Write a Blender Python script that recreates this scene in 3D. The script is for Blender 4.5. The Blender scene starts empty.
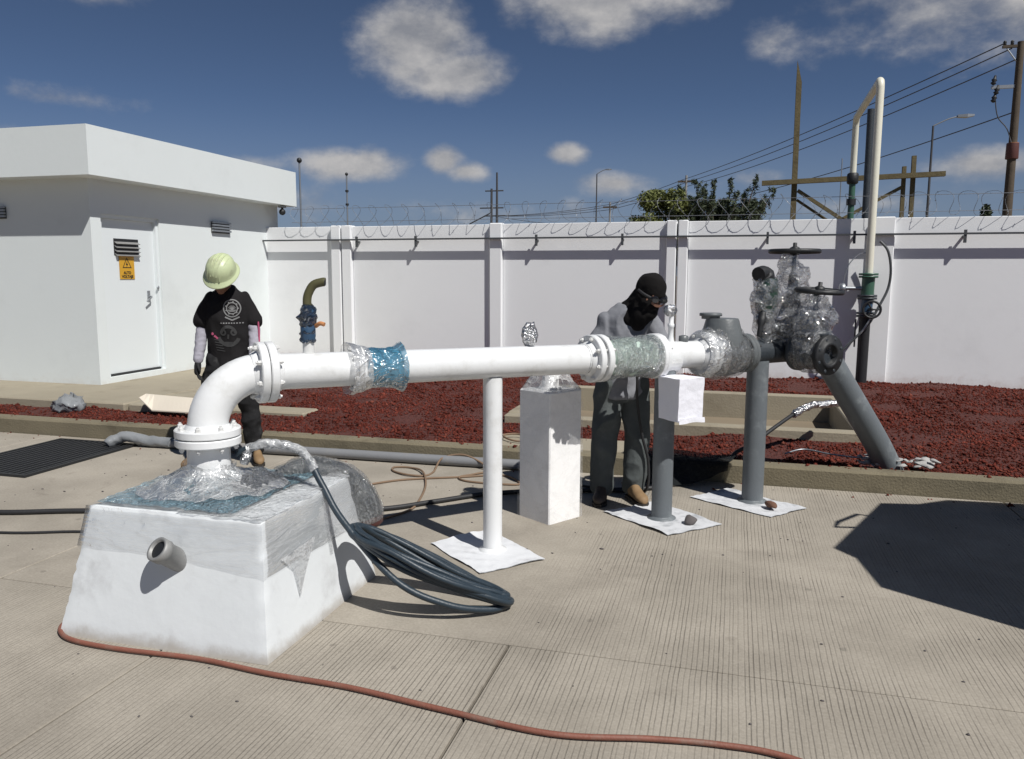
import bpy, bmesh, math, random
import numpy as np
from mathutils import Vector, Matrix, noise
from math import pi, sin, cos, radians, sqrt

random.seed(7)
SC = bpy.context.scene
COL = SC.collection

# ------------------------------------------------------------------ camera
F_PX, H_CAM = 798.0, 1.62
PITCH, YAW, ROLL = radians(7.5), math.atan(223 / (798 / cos(radians(7.5)))), radians(0.2)
fw = Vector((-sin(YAW) * cos(PITCH), cos(YAW) * cos(PITCH), -sin(PITCH)))
rt = Vector((cos(YAW), sin(YAW), 0))
up = rt.cross(fw)
r2 = rt * cos(ROLL) + up * sin(ROLL)
u2 = up * cos(ROLL) - rt * sin(ROLL)
cam = bpy.data.cameras.new('camera')
cam.sensor_width = 36.0
cam.lens = F_PX / 1024 * 36.0
cam.clip_start, cam.clip_end = 0.05, 5000
cam_ob = bpy.data.objects.new('camera', cam)
COL.objects.link(cam_ob)
m = Matrix((r2, u2, -fw)).transposed().to_4x4()
m.translation = Vector((0, 0, H_CAM))
cam_ob.matrix_world = m
SC.camera = cam_ob

# ------------------------------------------------------------------ sun
SUN = Vector((0.74, -0.50, 1.13)).normalized()
sun = bpy.data.lights.new('sun', 'SUN')
sun.energy, sun.angle, sun.color = 4.9, radians(0.53), (1.0, 0.975, 0.93)
sun_ob = bpy.data.objects.new('sun', sun)
COL.objects.link(sun_ob)
sun_ob.rotation_euler = SUN.to_track_quat('Z', 'Y').to_euler()
sun_ob.location = (4, -3, 12)

# ------------------------------------------------------------------ exposure
SC.view_settings.view_transform = 'Standard'
SC.view_settings.look = 'None'
SC.view_settings.exposure = 0.02
SC.view_settings.gamma = 1.0
SC.cycles.max_bounces = 8
SC.cycles.transparent_max_bounces = 16

# ------------------------------------------------------------------ sky
SKY_STRENGTH = 0.062
w = bpy.data.worlds.new('World')
SC.world = w
w.use_nodes = True
nt = w.node_tree
nt.nodes.clear()


def N(tree, typ, **kw):
    n = tree.nodes.new(typ)
    for k, v in kw.items():
        setattr(n, k, v)
    return n


def math_node(tree, op, a, b=None, c=None, clamp=False):
    n = tree.nodes.new('ShaderNodeMath')
    n.operation = op
    n.use_clamp = clamp
    for i, v in enumerate((a, b, c)):
        if v is None:
            continue
        if isinstance(v, (int, float)):
            n.inputs[i].default_value = v
        else:
            tree.links.new(v, n.inputs[i])
    return n.outputs[0]


def build_sky():
    out = N(nt, 'ShaderNodeOutputWorld')
    bg = N(nt, 'ShaderNodeBackground')
    sky = N(nt, 'ShaderNodeTexSky')
    sky.sky_type = 'NISHITA'
    sky.sun_disc = False
    sky.sun_elevation = math.asin(SUN.z)
    sky.sun_rotation = math.atan2(SUN.x, SUN.y)
    sky.altitude = 2800
    sky.air_density = 0.62
    sky.dust_density = 0.0
    sky.ozone_density = 2.2
    tc = N(nt, 'ShaderNodeTexCoord')
    sep = N(nt, 'ShaderNodeSeparateXYZ')
    nt.links.new(tc.outputs['Generated'], sep.inputs[0])
    az = math_node(nt, 'MULTIPLY', math_node(nt, 'ARCTAN2', sep.outputs[0], sep.outputs[1]), 180 / pi)
    el = math_node(nt, 'MULTIPLY', math_node(nt, 'ARCSINE', sep.outputs[2]), 180 / pi)

    def noise_at(scale, detail, rough, off):
        mp = N(nt, 'ShaderNodeMapping')
        mp.inputs['Location'].default_value = off
        mp.inputs['Scale'].default_value = (scale, scale, scale * 1.6)
        nt.links.new(tc.outputs['Generated'], mp.inputs[0])
        nz = N(nt, 'ShaderNodeTexNoise')
        nz.inputs['Scale'].default_value = 1.0
        nz.inputs['Detail'].default_value = detail
        nz.inputs['Roughness'].default_value = rough
        nt.links.new(mp.outputs[0], nz.inputs['Vector'])
        return nz.outputs['Fac']
    n1 = noise_at(11, 7, 0.58, (0, 0, 0))
    n2 = noise_at(30, 6, 0.6, (3, 1, 2))
    # cumulus: azimuth, elevation, half width, half height (degrees), density
    clouds = [(-22.2, 15.2, 4.3, 2.7, 2.0), (-19.6, 13.4, 4.3, 1.7, 1.9), (-24.0, 16.0, 2.8, 1.9, 1.4), (-22.8, 13.6, 2.6, 1.4, 1.5),
              (-44.2, 10.4, 3.6, .8, .75), (-26.6, 7.5, 4.1, 1.2, 1.6), (-20.2, 7.8, 1.6, 1.1, 1.7), (-18.8, 7.1, 2.0, .8, 1.4),
              (-11.7, 8.3, 1.5, .75, 1.4), (-8.2, 6.3, 2.6, .9, 1.3), (-33.0, 7.3, 2.0, .7, .8),
              (-10.3, 17.9, 5.4, 2.4, 1.5), (-4.5, 19.0, 3.5, 2.4, 1.3), (2.0, 15.0, 1.8, 1.2, .7),
              (10.0, 15.6, 6.6, 2.8, .95), (16.5, 16.0, 5.5, 4.0, 1.1), (14.2, 6.7, 2.8, 1.0, 1.3), (1.0, 6.3, 2.2, .7, .6),
              (-42.5, 16.6, 3.0, 1.0, .8), (-47.5, 8.3, 2.4, .7, .7), (-31, 4.6, 6, 1.0, .55), (-15, 4.2, 8, .9, .5), (6, 4.5, 8, 1.0, .45)]
    field = None
    for (a0, e0, wa, we, den) in clouds:
        dx = math_node(nt, 'MULTIPLY', math_node(nt, 'SUBTRACT', az, a0), 1 / wa)
        dy = math_node(nt, 'MULTIPLY', math_node(nt, 'SUBTRACT', el, e0), 1 / we)
        d = math_node(nt, 'SQRT', math_node(nt, 'ADD', math_node(nt, 'MULTIPLY', dx, dx), math_node(nt, 'MULTIPLY', dy, dy)))
        v = math_node(nt, 'MULTIPLY', math_node(nt, 'SUBTRACT', 1.25, d), den)
        field = v if field is None else math_node(nt, 'SMOOTH_MAX', field, v, 0.25)
    # scattered cumulus over the rest of the sky
    n3 = noise_at(3.2, 6, 0.55, (5, 2, 1))
    rest = math_node(nt, 'MULTIPLY', math_node(nt, 'SUBTRACT', n3, 0.56), 5.0)
    beyond = math_node(nt, 'MULTIPLY', math_node(nt, 'SUBTRACT', math_node(nt, 'ABSOLUTE', math_node(nt, 'ADD', az, 15)), 38), .12, clamp=True)
    above = math_node(nt, 'MULTIPLY', math_node(nt, 'SUBTRACT', el, 21), .12, clamp=True)
    rest = math_node(nt, 'SUBTRACT', rest, math_node(nt, 'MULTIPLY', math_node(nt, 'SUBTRACT', 1, math_node(nt, 'MAXIMUM', beyond, above)), 3.0))
    field = math_node(nt, 'MAXIMUM', field, rest)
    nn = math_node(nt, 'ADD', math_node(nt, 'MULTIPLY', math_node(nt, 'SUBTRACT', n1, .5), 2.3),
                   math_node(nt, 'MULTIPLY', math_node(nt, 'SUBTRACT', n2, .5), .9))
    dens = math_node(nt, 'ADD', field, nn)
    mr = N(nt, 'ShaderNodeMapRange', interpolation_type='SMOOTHSTEP')
    mr.inputs['From Min'].default_value = 0.05
    mr.inputs['From Max'].default_value = 1.55
    mr.inputs['To Max'].default_value = 0.94
    nt.links.new(dens, mr.inputs['Value'])
    n1up = noise_at(11, 7, 0.58, (.0, .0, .28))
    lit = math_node(nt, 'ADD', math_node(nt, 'MULTIPLY', math_node(nt, 'SUBTRACT', n1, n1up), 1.1), .5)
    ramp = N(nt, 'ShaderNodeValToRGB')
    ramp.color_ramp.elements[0].position = .34
    ramp.color_ramp.elements[0].color = (4.0, 4.15, 4.6, 1)
    ramp.color_ramp.elements[1].position = .66
    ramp.color_ramp.elements[1].color = (8.0, 7.8, 7.7, 1)
    nt.links.new(math_node(nt, 'ADD', math_node(nt, 'MULTIPLY', lit, .8), math_node(nt, 'MULTIPLY', n2, .2)), ramp.inputs[0])
    hz_ = N(nt, 'ShaderNodeMapRange', interpolation_type='SMOOTHSTEP')
    hz_.inputs['From Min'].default_value, hz_.inputs['From Max'].default_value = 12.0, 0.0
    hz_.inputs['To Max'].default_value = .85
    nt.links.new(el, hz_.inputs['Value'])
    hm = N(nt, 'ShaderNodeMix', data_type='RGBA')
    nt.links.new(hz_.outputs[0], hm.inputs['Factor'])
    nt.links.new(sky.outputs[0], hm.inputs['A'])
    hm.inputs['B'].default_value = (2.7, 3.3, 4.2, 1)
    mix = N(nt, 'ShaderNodeMix', data_type='RGBA')
    nt.links.new(mr.outputs[0], mix.inputs['Factor'])
    nt.links.new(hm.outputs['Result'], mix.inputs['A'])
    nt.links.new(ramp.outputs[0], mix.inputs['B'])
    nt.links.new(mix.outputs['Result'], bg.inputs['Color'])
    bg.inputs['Strength'].default_value = SKY_STRENGTH
    nt.links.new(bg.outputs[0], out.inputs[0])


build_sky()


# ------------------------------------------------------------------ materials
def material(name, color, rough=.6, metal=0.0, var=.12, scale=6.0, bump=.1, bscale=40.0, spec=.5, dirt=None, dirt_scale=1.5,
             dirt_lo=.52, dirt_hi=.75, bdist=.01, splash=None):
    """principled paint or stone: colour mottled by two noises, fine bump, optional dirt stains"""
    mt = bpy.data.materials.new(name)
    mt.use_nodes = True
    t = mt.node_tree
    b = t.nodes['Principled BSDF']
    tc = N(t, 'ShaderNodeTexCoord')
    nz = N(t, 'ShaderNodeTexNoise')
    nz.inputs['Scale'].default_value = scale
    nz.inputs['Detail'].default_value = 6
    t.links.new(tc.outputs['Object'], nz.inputs['Vector'])
    mix = N(t, 'ShaderNodeMix', data_type='RGBA')
    c = Vector(color)
    mix.inputs['A'].default_value = (*(c * (1 - var)), 1)
    mix.inputs['B'].default_value = (*(c * (1 + var)), 1)
    t.links.new(nz.outputs['Fac'], mix.inputs['Factor'])
    res = mix.outputs['Result']
    if dirt is not None:
        n2 = N(t, 'ShaderNodeTexNoise')
        n2.inputs['Scale'].default_value = dirt_scale
        n2.inputs['Detail'].default_value = 9
        n2.inputs['Roughness'].default_value = .65
        t.links.new(tc.outputs['Object'], n2.inputs['Vector'])
        mr = N(t, 'ShaderNodeMapRange', interpolation_type='SMOOTHSTEP')
        mr.inputs['From Min'].default_value = dirt_lo
        mr.inputs['From Max'].default_value = dirt_hi
        t.links.new(n2.outputs['Fac'], mr.inputs['Value'])
        m2 = N(t, 'ShaderNodeMix', data_type='RGBA')
        t.links.new(mr.outputs[0], m2.inputs['Factor'])
        t.links.new(res, m2.inputs['A'])
        m2.inputs['B'].default_value = (*dirt, 1)
        res = m2.outputs['Result']
    if splash is not None:   # mud splashed up from the ground: (height, colour, amount)
        sp_ = N(t, 'ShaderNodeSeparateXYZ')
        t.links.new(tc.outputs['Object'], sp_.inputs[0])
        n4 = N(t, 'ShaderNodeTexNoise')
        n4.inputs['Scale'].default_value = 7
        n4.inputs['Detail'].default_value = 10
        n4.inputs['Roughness'].default_value = .7
        t.links.new(tc.outputs['Object'], n4.inputs['Vector'])
        hgt = math_node(t, 'SUBTRACT', math_node(t, 'MULTIPLY', n4.outputs['Fac'], splash[0] * 2), sp_.outputs[2])
        mr5 = N(t, 'ShaderNodeMapRange', interpolation_type='SMOOTHSTEP')
        mr5.inputs['From Min'].default_value, mr5.inputs['From Max'].default_value = -splash[0] * .2, splash[0]
        mr5.inputs['To Max'].default_value = splash[2]
        t.links.new(hgt, mr5.inputs['Value'])
        m5 = N(t, 'ShaderNodeMix', data_type='RGBA')
        t.links.new(mr5.outputs[0], m5.inputs['Factor'])
        t.links.new(res, m5.inputs['A'])
        m5.inputs['B'].default_value = (*splash[1], 1)
        res = m5.outputs['Result']
    t.links.new(res, b.inputs['Base Color'])
    b.inputs['Roughness'].default_value = rough
    b.inputs['Metallic'].default_value = metal
    b.inputs['Specular IOR Level'].default_value = spec
    if bump > 0:
        n3 = N(t, 'ShaderNodeTexNoise')
        n3.inputs['Scale'].default_value = bscale
        n3.inputs['Detail'].default_value = 5
        t.links.new(tc.outputs['Object'], n3.inputs['Vector'])
        bp = N(t, 'ShaderNodeBump')
        bp.inputs['Strength'].default_value = bump
        bp.inputs['Distance'].default_value = bdist
        t.links.new(n3.outputs['Fac'], bp.inputs['Height'])
        t.links.new(bp.outputs[0], b.inputs['Normal'])
    return mt


def film(name, color, opacity=(.25, .7), rough=.18, scale=18.0, stretch=(1, 1, 1), bump=.6, spec=.7, metal=0.0, gloss=True):
    """thin wrinkled plastic film: clear between the creases, milky along them, glossy all over"""
    mt = bpy.data.materials.new(name)
    mt.use_nodes = True
    t = mt.node_tree
    b = t.nodes['Principled BSDF']
    out = t.nodes['Material Output']
    tc = N(t, 'ShaderNodeTexCoord')
    mp = N(t, 'ShaderNodeMapping')
    mp.inputs['Scale'].default_value = stretch
    t.links.new(tc.outputs['Object'], mp.inputs[0])

    def crease(sc_, sharp, off):
        m2 = N(t, 'ShaderNodeMapping')
        m2.inputs['Location'].default_value = (off, off * 2, off * .5)
        t.links.new(mp.outputs[0], m2.inputs[0])
        nz = N(t, 'ShaderNodeTexNoise')
        nz.inputs['Scale'].default_value = sc_
        nz.inputs['Detail'].default_value = 3
        nz.inputs['Roughness'].default_value = .5
        nz.inputs['Distortion'].default_value = .9
        t.links.new(m2.outputs[0], nz.inputs['Vector'])
        d = math_node(t, 'ABSOLUTE', math_node(t, 'MULTIPLY', math_node(t, 'SUBTRACT', nz.outputs['Fac'], .5), sharp))
        return math_node(t, 'SUBTRACT', 1.0, d, clamp=True), nz.outputs['Fac']
    c1, n1 = crease(scale * .55, 9, 0)
    c2, n2 = crease(scale * 1.6, 8, 4)
    cr = math_node(t, 'ADD', math_node(t, 'MULTIPLY', math_node(t, 'POWER', c1, 2.2), .75), math_node(t, 'MULTIPLY', math_node(t, 'POWER', c2, 2.0), .45), clamp=True)
    cloudy = math_node(t, 'MULTIPLY', math_node(t, 'SUBTRACT', n1, .42), 2.2, clamp=True)
    amount = math_node(t, 'ADD', math_node(t, 'MULTIPLY', cr, .6), math_node(t, 'MULTIPLY', cloudy, .55), clamp=True)
    op = math_node(t, 'ADD', math_node(t, 'MULTIPLY', amount, opacity[1] - opacity[0]), opacity[0])
    b.inputs['Base Color'].default_value = (*color, 1)
    b.inputs['Roughness'].default_value = max(rough, .15)
    b.inputs['Metallic'].default_value = metal
    b.inputs['Specular IOR Level'].default_value = spec
    bp = N(t, 'ShaderNodeBump')
    bp.inputs['Strength'].default_value = bump
    bp.inputs['Distance'].default_value = .03
    t.links.new(math_node(t, 'ADD', cr, math_node(t, 'MULTIPLY', n2, .8)), bp.inputs['Height'])
    t.links.new(bp.outputs[0], b.inputs['Normal'])
    tr = N(t, 'ShaderNodeBsdfTransparent')
    mx = N(t, 'ShaderNodeMixShader')
    t.links.new(op, mx.inputs[0])
    t.links.new(tr.outputs[0], mx.inputs[1])
    t.links.new(b.outputs[0], mx.inputs[2])
    if not gloss:
        t.links.new(mx.outputs[0], out.inputs['Surface'])
        return mt
    gl = N(t, 'ShaderNodeBsdfGlossy')
    gl.inputs['Roughness'].default_value = rough * .7
    gl.inputs['Color'].default_value = (.9, .9, .9, 1)
    t.links.new(bp.outputs[0], gl.inputs['Normal'])
    lw = N(t, 'ShaderNodeLayerWeight')
    lw.inputs['Blend'].default_value = .25
    t.links.new(bp.outputs[0], lw.inputs['Normal'])
    mg = N(t, 'ShaderNodeMixShader')
    t.links.new(math_node(t, 'ADD', math_node(t, 'MULTIPLY', lw.outputs['Fresnel'], .45), .05), mg.inputs[0])
    t.links.new(mx.outputs[0], mg.inputs[1])
    t.links.new(gl.outputs[0], mg.inputs[2])
    t.links.new(mg.outputs[0], out.inputs['Surface'])
    return mt


def grooved_concrete(name, depth, dirt, start=None):
    """brushed slab: tined grooves 2 cm apart running along y, worn away in patches, stains"""
    mt = bpy.data.materials.new(name)
    mt.use_nodes = True
    t = mt.node_tree
    b = t.nodes['Principled BSDF']
    tc = N(t, 'ShaderNodeTexCoord')
    sep = N(t, 'ShaderNodeSeparateXYZ')
    t.links.new(tc.outputs['Object'], sep.inputs[0])

    def nz(scale, detail=6, rough=.55, vec=None, dist=0.0):
        n = N(t, 'ShaderNodeTexNoise')
        n.inputs['Scale'].default_value = scale
        n.inputs['Detail'].default_value = detail
        n.inputs['Roughness'].default_value = rough
        n.inputs['Distortion'].default_value = dist
        t.links.new(vec or tc.outputs['Object'], n.inputs['Vector'])
        return n.outputs['Fac']

    def rng(v, a, b_, c=0.0, d=1.0):
        mr = N(t, 'ShaderNodeMapRange', interpolation_type='SMOOTHSTEP')
        mr.inputs['From Min'].default_value, mr.inputs['From Max'].default_value = a, b_
        mr.inputs['To Min'].default_value, mr.inputs['To Max'].default_value = c, d
        t.links.new(v, mr.inputs['Value'])
        return mr.outputs[0]
    wob = math_node(t, 'MULTIPLY', math_node(t, 'SUBTRACT', nz(3.0, 3), .5), .55)
    u = math_node(t, 'ADD', math_node(t, 'MULTIPLY', sep.outputs[0], 47.0), wob)
    cell = math_node(t, 'FLOOR', u)
    wn = N(t, 'ShaderNodeTexWhiteNoise', noise_dimensions='1D')
    t.links.new(cell, wn.inputs['W'])
    off = math_node(t, 'MULTIPLY', math_node(t, 'SUBTRACT', wn.outputs['Value'], .5), .35)
    fr = math_node(t, 'ABSOLUTE', math_node(t, 'SUBTRACT', math_node(t, 'ADD', math_node(t, 'FRACT', u), off), .5))
    groove = rng(fr, .07, .19, 1.0, 0.0)
    wn2 = N(t, 'ShaderNodeTexWhiteNoise', noise_dimensions='1D')
    t.links.new(math_node(t, 'ADD', cell, 37.3), wn2.inputs['W'])
    strength = math_node(t, 'ADD', math_node(t, 'MULTIPLY', wn2.outputs['Value'], .5), .5)
    mpb = N(t, 'ShaderNodeMapping')
    mpb.inputs['Scale'].default_value = (26, 5, 1)
    t.links.new(tc.outputs['Object'], mpb.inputs[0])
    broken = rng(nz(1.0, 4, .6, mpb.outputs[0]), .34, .54, .45, 1.0)
    worn = rng(nz(.9, 5, .6, None, .5), .38, .58, .35, 1.0)
    gm = math_node(t, 'MULTIPLY', math_node(t, 'MULTIPLY', groove, strength), math_node(t, 'MULTIPLY', broken, worn))
    gm = math_node(t, 'MULTIPLY', gm, depth)
    if start:   # brushing begins only at this x, in a ragged line
        gm = math_node(t, 'MULTIPLY', gm, rng(math_node(t, 'ADD', sep.outputs[0], math_node(t, 'MULTIPLY', math_node(t, 'SUBTRACT', nz(1.6, 6), .5), .9)), start[0], start[1], .06, 1.0))
    base = N(t, 'ShaderNodeMix', data_type='RGBA')
    base.inputs['A'].default_value = (.288, .26, .218, 1)
    base.inputs['B'].default_value = (.375, .34, .287, 1)
    t.links.new(rng(nz(1.3, 9, .62), .33, .68), base.inputs['Factor'])
    fine = N(t, 'ShaderNodeMix', data_type='RGBA', blend_type='MULTIPLY')
    fine.inputs['Factor'].default_value = 1
    t.links.new(base.outputs['Result'], fine.inputs['A'])
    gr = N(t, 'ShaderNodeValToRGB')
    gr.color_ramp.elements[0].position, gr.color_ramp.elements[0].color = .3, (.82, .81, .8, 1)
    gr.color_ramp.elements[1].position, gr.color_ramp.elements[1].color = .7, (1.1, 1.1, 1.1, 1)
    t.links.new(nz(70, 5, .7), gr.inputs[0])
    t.links.new(gr.outputs[0], fine.inputs['B'])
    st = N(t, 'ShaderNodeMix', data_type='RGBA')
    t.links.new(rng(nz(2.3, 8, .7, None, .8),   .58, .76, 0, .55), st.inputs['Factor'])
    t.links.new(fine.outputs['Result'], st.inputs['A'])
    st.inputs['B'].default_value = (.17, .145, .12, 1)
    wet = N(t, 'ShaderNodeMix', data_type='RGBA', blend_type='MULTIPLY')
    t.links.new(rng(nz(.55, 7, .68, None, 1.2), .5, .66, 0, .22), wet.inputs['Factor'])
    t.links.new(st.outputs['Result'], wet.inputs['A'])
    wet.inputs['B'].default_value = (.45, .43, .42, 1)
    spots = N(t, 'ShaderNodeTexVoronoi')
    spots.inputs['Scale'].default_value = 2.6
    t.links.new(tc.outputs['Object'], spots.inputs['Vector'])
    sp2 = N(t, 'ShaderNodeMix', data_type='RGBA')
    t.links.new(rng(math_node(t, 'ADD', spots.outputs['Distance'], math_node(t, 'MULTIPLY', nz(30, 3), .09)), .075, .10, .42, 0), sp2.inputs['Factor'])
    t.links.new(wet.outputs['Result'], sp2.inputs['A'])
    sp2.inputs['B'].default_value = (.12, .105, .09, 1)
    gd = N(t, 'ShaderNodeMix', data_type='RGBA')
    t.links.new(math_node(t, 'MULTIPLY', gm, dirt), gd.inputs['Factor'])
    t.links.new(sp2.outputs['Result'], gd.inputs['A'])
    gd.inputs['B'].default_value = (.09, .075, .06, 1)
    t.links.new(gd.outputs['Result'], b.inputs['Base Color'])
    b.inputs['Roughness'].default_value = .85
    b.inputs['Specular IOR Level'].default_value = .3
    h = math_node(t, 'ADD', math_node(t, 'MULTIPLY', gm, -1.0), math_node(t, 'MULTIPLY', nz(120, 4, .6), .22))
    bp = N(t, 'ShaderNodeBump')
    bp.inputs['Strength'].default_value = .7
    bp.inputs['Distance'].default_value = .004
    t.links.new(h, bp.inputs['Height'])
    t.links.new(bp.outputs[0], b.inputs['Normal'])
    return mt


M = {}
M['slab_grooved'] = grooved_concrete('grooved_concrete', 1.0, .48)
M['slab_half'] = grooved_concrete('half_brushed_concrete', 1.0, .48, (-1.15, -.35))
M['slab_worn'] = grooved_concrete('worn_grooved_concrete', .62, .55)
M['slab_smooth'] = grooved_concrete('smooth_concrete', .12, .3)
M['joint'] = material('joint_dirt', (.06, .05, .04), .95)
M['earth'] = material('dry_earth', (.2, .16, .11), .95, var=.3, scale=.5)
M['kerb'] = material('kerb_concrete', (.175, .15, .10), .9, var=.22, scale=3.5, bump=.5, bscale=60, dirt=(.10, .085, .055), dirt_scale=2.2)
M['pad'] = material('pad_concrete', (.29, .255, .19), .9, var=.18, scale=2.0, bump=.4, bscale=50, dirt=(.2, .17, .12), dirt_scale=1.6)
M['soil'] = material('red_soil', (.085, .021, .015), .95, var=.4, scale=14, bump=1.0, bscale=30, bdist=.05)
M['gravel'] = material('red_volcanic_gravel', (.15, .043, .03), .95, var=.5, scale=5, bump=.8, bscale=90, spec=.05)
def gravel_colours():
    t = M['gravel'].node_tree
    b = t.nodes['Principled BSDF']
    g = N(t, 'ShaderNodeNewGeometry')
    r = N(t, 'ShaderNodeValToRGB')
    e = r.color_ramp.elements
    e[0].position, e[0].color = 0, (.07, .016, .012, 1)
    e[1].position, e[1].color = 1, (.17, .06, .042, 1)
    for p_, c_ in ((.3, (.11, .028, .020, 1)), (.7, (.145, .036, .026, 1)), (.93, (.17, .046, .032, 1))):
        q = e.new(p_)
        q.color = c_
    t.links.new(g.outputs['Random Per Island'], r.inputs[0])
    tcg = N(t, 'ShaderNodeTexCoord')
    nz = N(t, 'ShaderNodeTexNoise')
    nz.inputs['Scale'].default_value = 1.6
    nz.inputs['Detail'].default_value = 5
    t.links.new(tcg.outputs['Object'], nz.inputs['Vector'])
    mr = N(t, 'ShaderNodeMapRange')
    mr.inputs['From Min'].default_value, mr.inputs['From Max'].default_value = .32, .68
    mr.inputs['To Min'].default_value, mr.inputs['To Max'].default_value = .68, 1.22
    t.links.new(nz.outputs['Fac'], mr.inputs['Value'])
    mm = N(t, 'ShaderNodeMix', data_type='RGBA', blend_type='MULTIPLY')
    mm.inputs['Factor'].default_value = 1
    t.links.new(r.outputs[0], mm.inputs['A'])
    t.links.new(mr.outputs[0], mm.inputs['B'])
    t.links.new(mm.outputs['Result'], b.inputs['Base Color'])


gravel_colours()
M['white_pipe'] = material('white_gloss_paint', (.735, .745, .75), .27, var=.03, scale=5, bump=.10, bscale=38, dirt=(.60, .60, .585), dirt_scale=4.5, dirt_lo=.48, dirt_hi=.72)
M['white_bolt'] = material('chipped_white_bolts', (.62, .62, .61), .45, var=.15, scale=40, bump=.2)
M['white_wall'] = material('white_wall_paint', (.775, .785, .795), .85, var=.03, scale=.8, bump=.08, bscale=14, dirt=(.71, .72, .73), dirt_scale=1.1, dirt_lo=.5, dirt_hi=.8, splash=(.26, (.42, .33, .29), .55))
M['building'] = material('white_building_paint', (.685, .725, .725), .85, var=.025, scale=1.2, bump=.08, bscale=18, dirt=(.63, .665, .665), dirt_scale=1.2, dirt_lo=.5, dirt_hi=.8, splash=(.26, (.5, .45, .38), .5))
M['block'] = material('white_painted_concrete', (.665, .69, .705), .8, var=.05, scale=3, bump=.2, bscale=14, dirt=(.50, .51, .52), dirt_scale=3.4, dirt_lo=.55, dirt_hi=.78, splash=(.055, (.36, .33, .29), .8))
M['column'] = material('wrapped_white_column', (.85, .845, .84), .5, var=.03, scale=7, bump=.12, bscale=9, dirt=(.74, .73, .72), dirt_scale=5)
M['door'] = material('white_door_enamel', (.69, .73, .74), .5, var=.02, scale=2, bump=.06, bscale=8)
M['grey_pipe'] = material('grey_primer_paint', (.125, .14, .152), .5, var=.1, scale=7, bump=.15, bscale=60, dirt=(.22, .24, .25), dirt_scale=6)
M['dark_iron'] = material('dark_cast_iron', (.035, .042, .05), .45, var=.25, scale=14, bump=.4, bscale=60)
M['black_iron'] = material('black_iron', (.015, .016, .018), .55, var=.2, scale=20, bump=.3)
M['grey_valve'] = material('grey_valve_body', (.12, .13, .135), .4, var=.2, scale=8, bump=.3, bscale=30)
M['black_rubber'] = material('black_rubber', (.018, .018, .02), .6, var=.2, scale=30)
M['blue_hose'] = material('blue_grey_hose', (.021, .034, .047), .45, var=.2, scale=20, bump=.15, bscale=80)
M['red_hose'] = material('red_rubber_hose', (.21, .078, .052), .6, var=.2, scale=12, bump=.2, bscale=80, dirt=(.2, .14, .11), dirt_scale=6)
M['cord'] = material('dusty_brown_cord', (.19, .125, .08), .8, var=.2, scale=12)
M['pvc'] = material('cream_plastic_pipe', (.70, .68, .57), .4, var=.05, scale=3)
M['grey_pvc'] = material('dull_grey_pipe', (.2, .205, .215), .55, var=.12, scale=4, dirt=(.28, .25, .21), dirt_scale=4)
M['green_paint'] = material('green_enamel', (.045, .11, .075), .4, var=.15, scale=20)
M['blue_paint'] = material('blue_enamel', (.03, .07, .13), .4, var=.15, scale=20)
M['dark_green'] = material('dark_green_enamel', (.02, .045, .034), .4, var=.15, scale=20)
M['olive'] = material('olive_metal', (.085, .08, .035), .5, var=.2, scale=20)
M['orange'] = material('orange_plastic', (.5, .22, .09), .5)
M['steel'] = material('galvanised_steel', (.36, .38, .4), .45, metal=.8, var=.1, scale=20)
M['grey_stub'] = material('grey_stub_metal', (.27, .27, .265), .55, metal=.3, var=.15, scale=14)
M['pale_meter'] = material('pale_green_meter', (.45, .55, .49), .4, var=.25, scale=9)
M['rail'] = material('grey_rail_paint', (.06, .065, .07), .5, var=.1)
M['wood'] = material('weathered_timber', (.12, .095, .045), .85, var=.35, scale=9, bump=.6, bscale=30, dirt=(.07, .05, .02), dirt_scale=5)
M['pole_wood'] = material('utility_pole_timber', (.075, .058, .042), .9, var=.3, scale=6, bump=.5, bscale=20)
M['pole_grey'] = material('pale_concrete_pole', (.24, .24, .24), .8)
M['wire'] = material('aged_wire', (.05, .05, .055), .6)
M['razor'] = material('razor_wire_steel', (.22, .23, .25), .5, metal=.6)
M['leaf_yellow'] = material('yellow_green_leaves', (.12, .135, .035), .7, var=.4, scale=3, bump=0)
M['leaf_dark'] = material('dark_green_leaves', (.045, .06, .028), .7, var=.4, scale=3, bump=0)
M['bark'] = material('tree_bark', (.08, .06, .045), .9)
M['paper'] = material('white_paper', (.78, .78, .84), .7, var=.03, scale=7, bump=.5, bscale=14, bdist=.02)
M['sheet'] = material('paint_spattered_sheet', (.58, .59, .61), .7, var=.1, scale=9, bump=.5, bscale=20, dirt=(.30, .31, .33), dirt_scale=7, dirt_lo=.48, dirt_hi=.7)
M['cement'] = material('pale_cement', (.36, .35, .34), .9, var=.15, scale=12, bump=.4)
M['sheet_white'] = material('white_paint_overspray_sheet', (.66, .67, .69), .6, var=.08, scale=5, bump=.5, bscale=18, dirt=(.42, .42, .43), dirt_scale=5)
M['foil'] = material('crumpled_foil', (.6, .6, .61), .22, metal=.95, var=.2, scale=20, bump=.9, bscale=45, bdist=.03)
M['film_clear'] = film('clear_stretch_film', (.56, .58, .60), (.05, .30), .28, 3.2, (1, 1, 6), bump=.15)
M['film_thin'] = film('thin_clear_film', (.82, .82, .82), (.0, .25), .3, 4.0, (1, 1, 1.5), bump=.10, gloss=False)
M['film_milky'] = film('milky_stretch_film', (.70, .71, .72), (.22, .8), .22, 8, (1.2, 1.2, 2), bump=.35)
M['film_blue'] = film('blue_plastic_film', (.05, .22, .34), (.72, .96), .08, 8, (1, 1, 1.4), bump=.45)
M['film_paleblue'] = film('pale_blue_plastic_sheet', (.23, .38, .46), (.5, .95), .12, 20, bump=.9)
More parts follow.
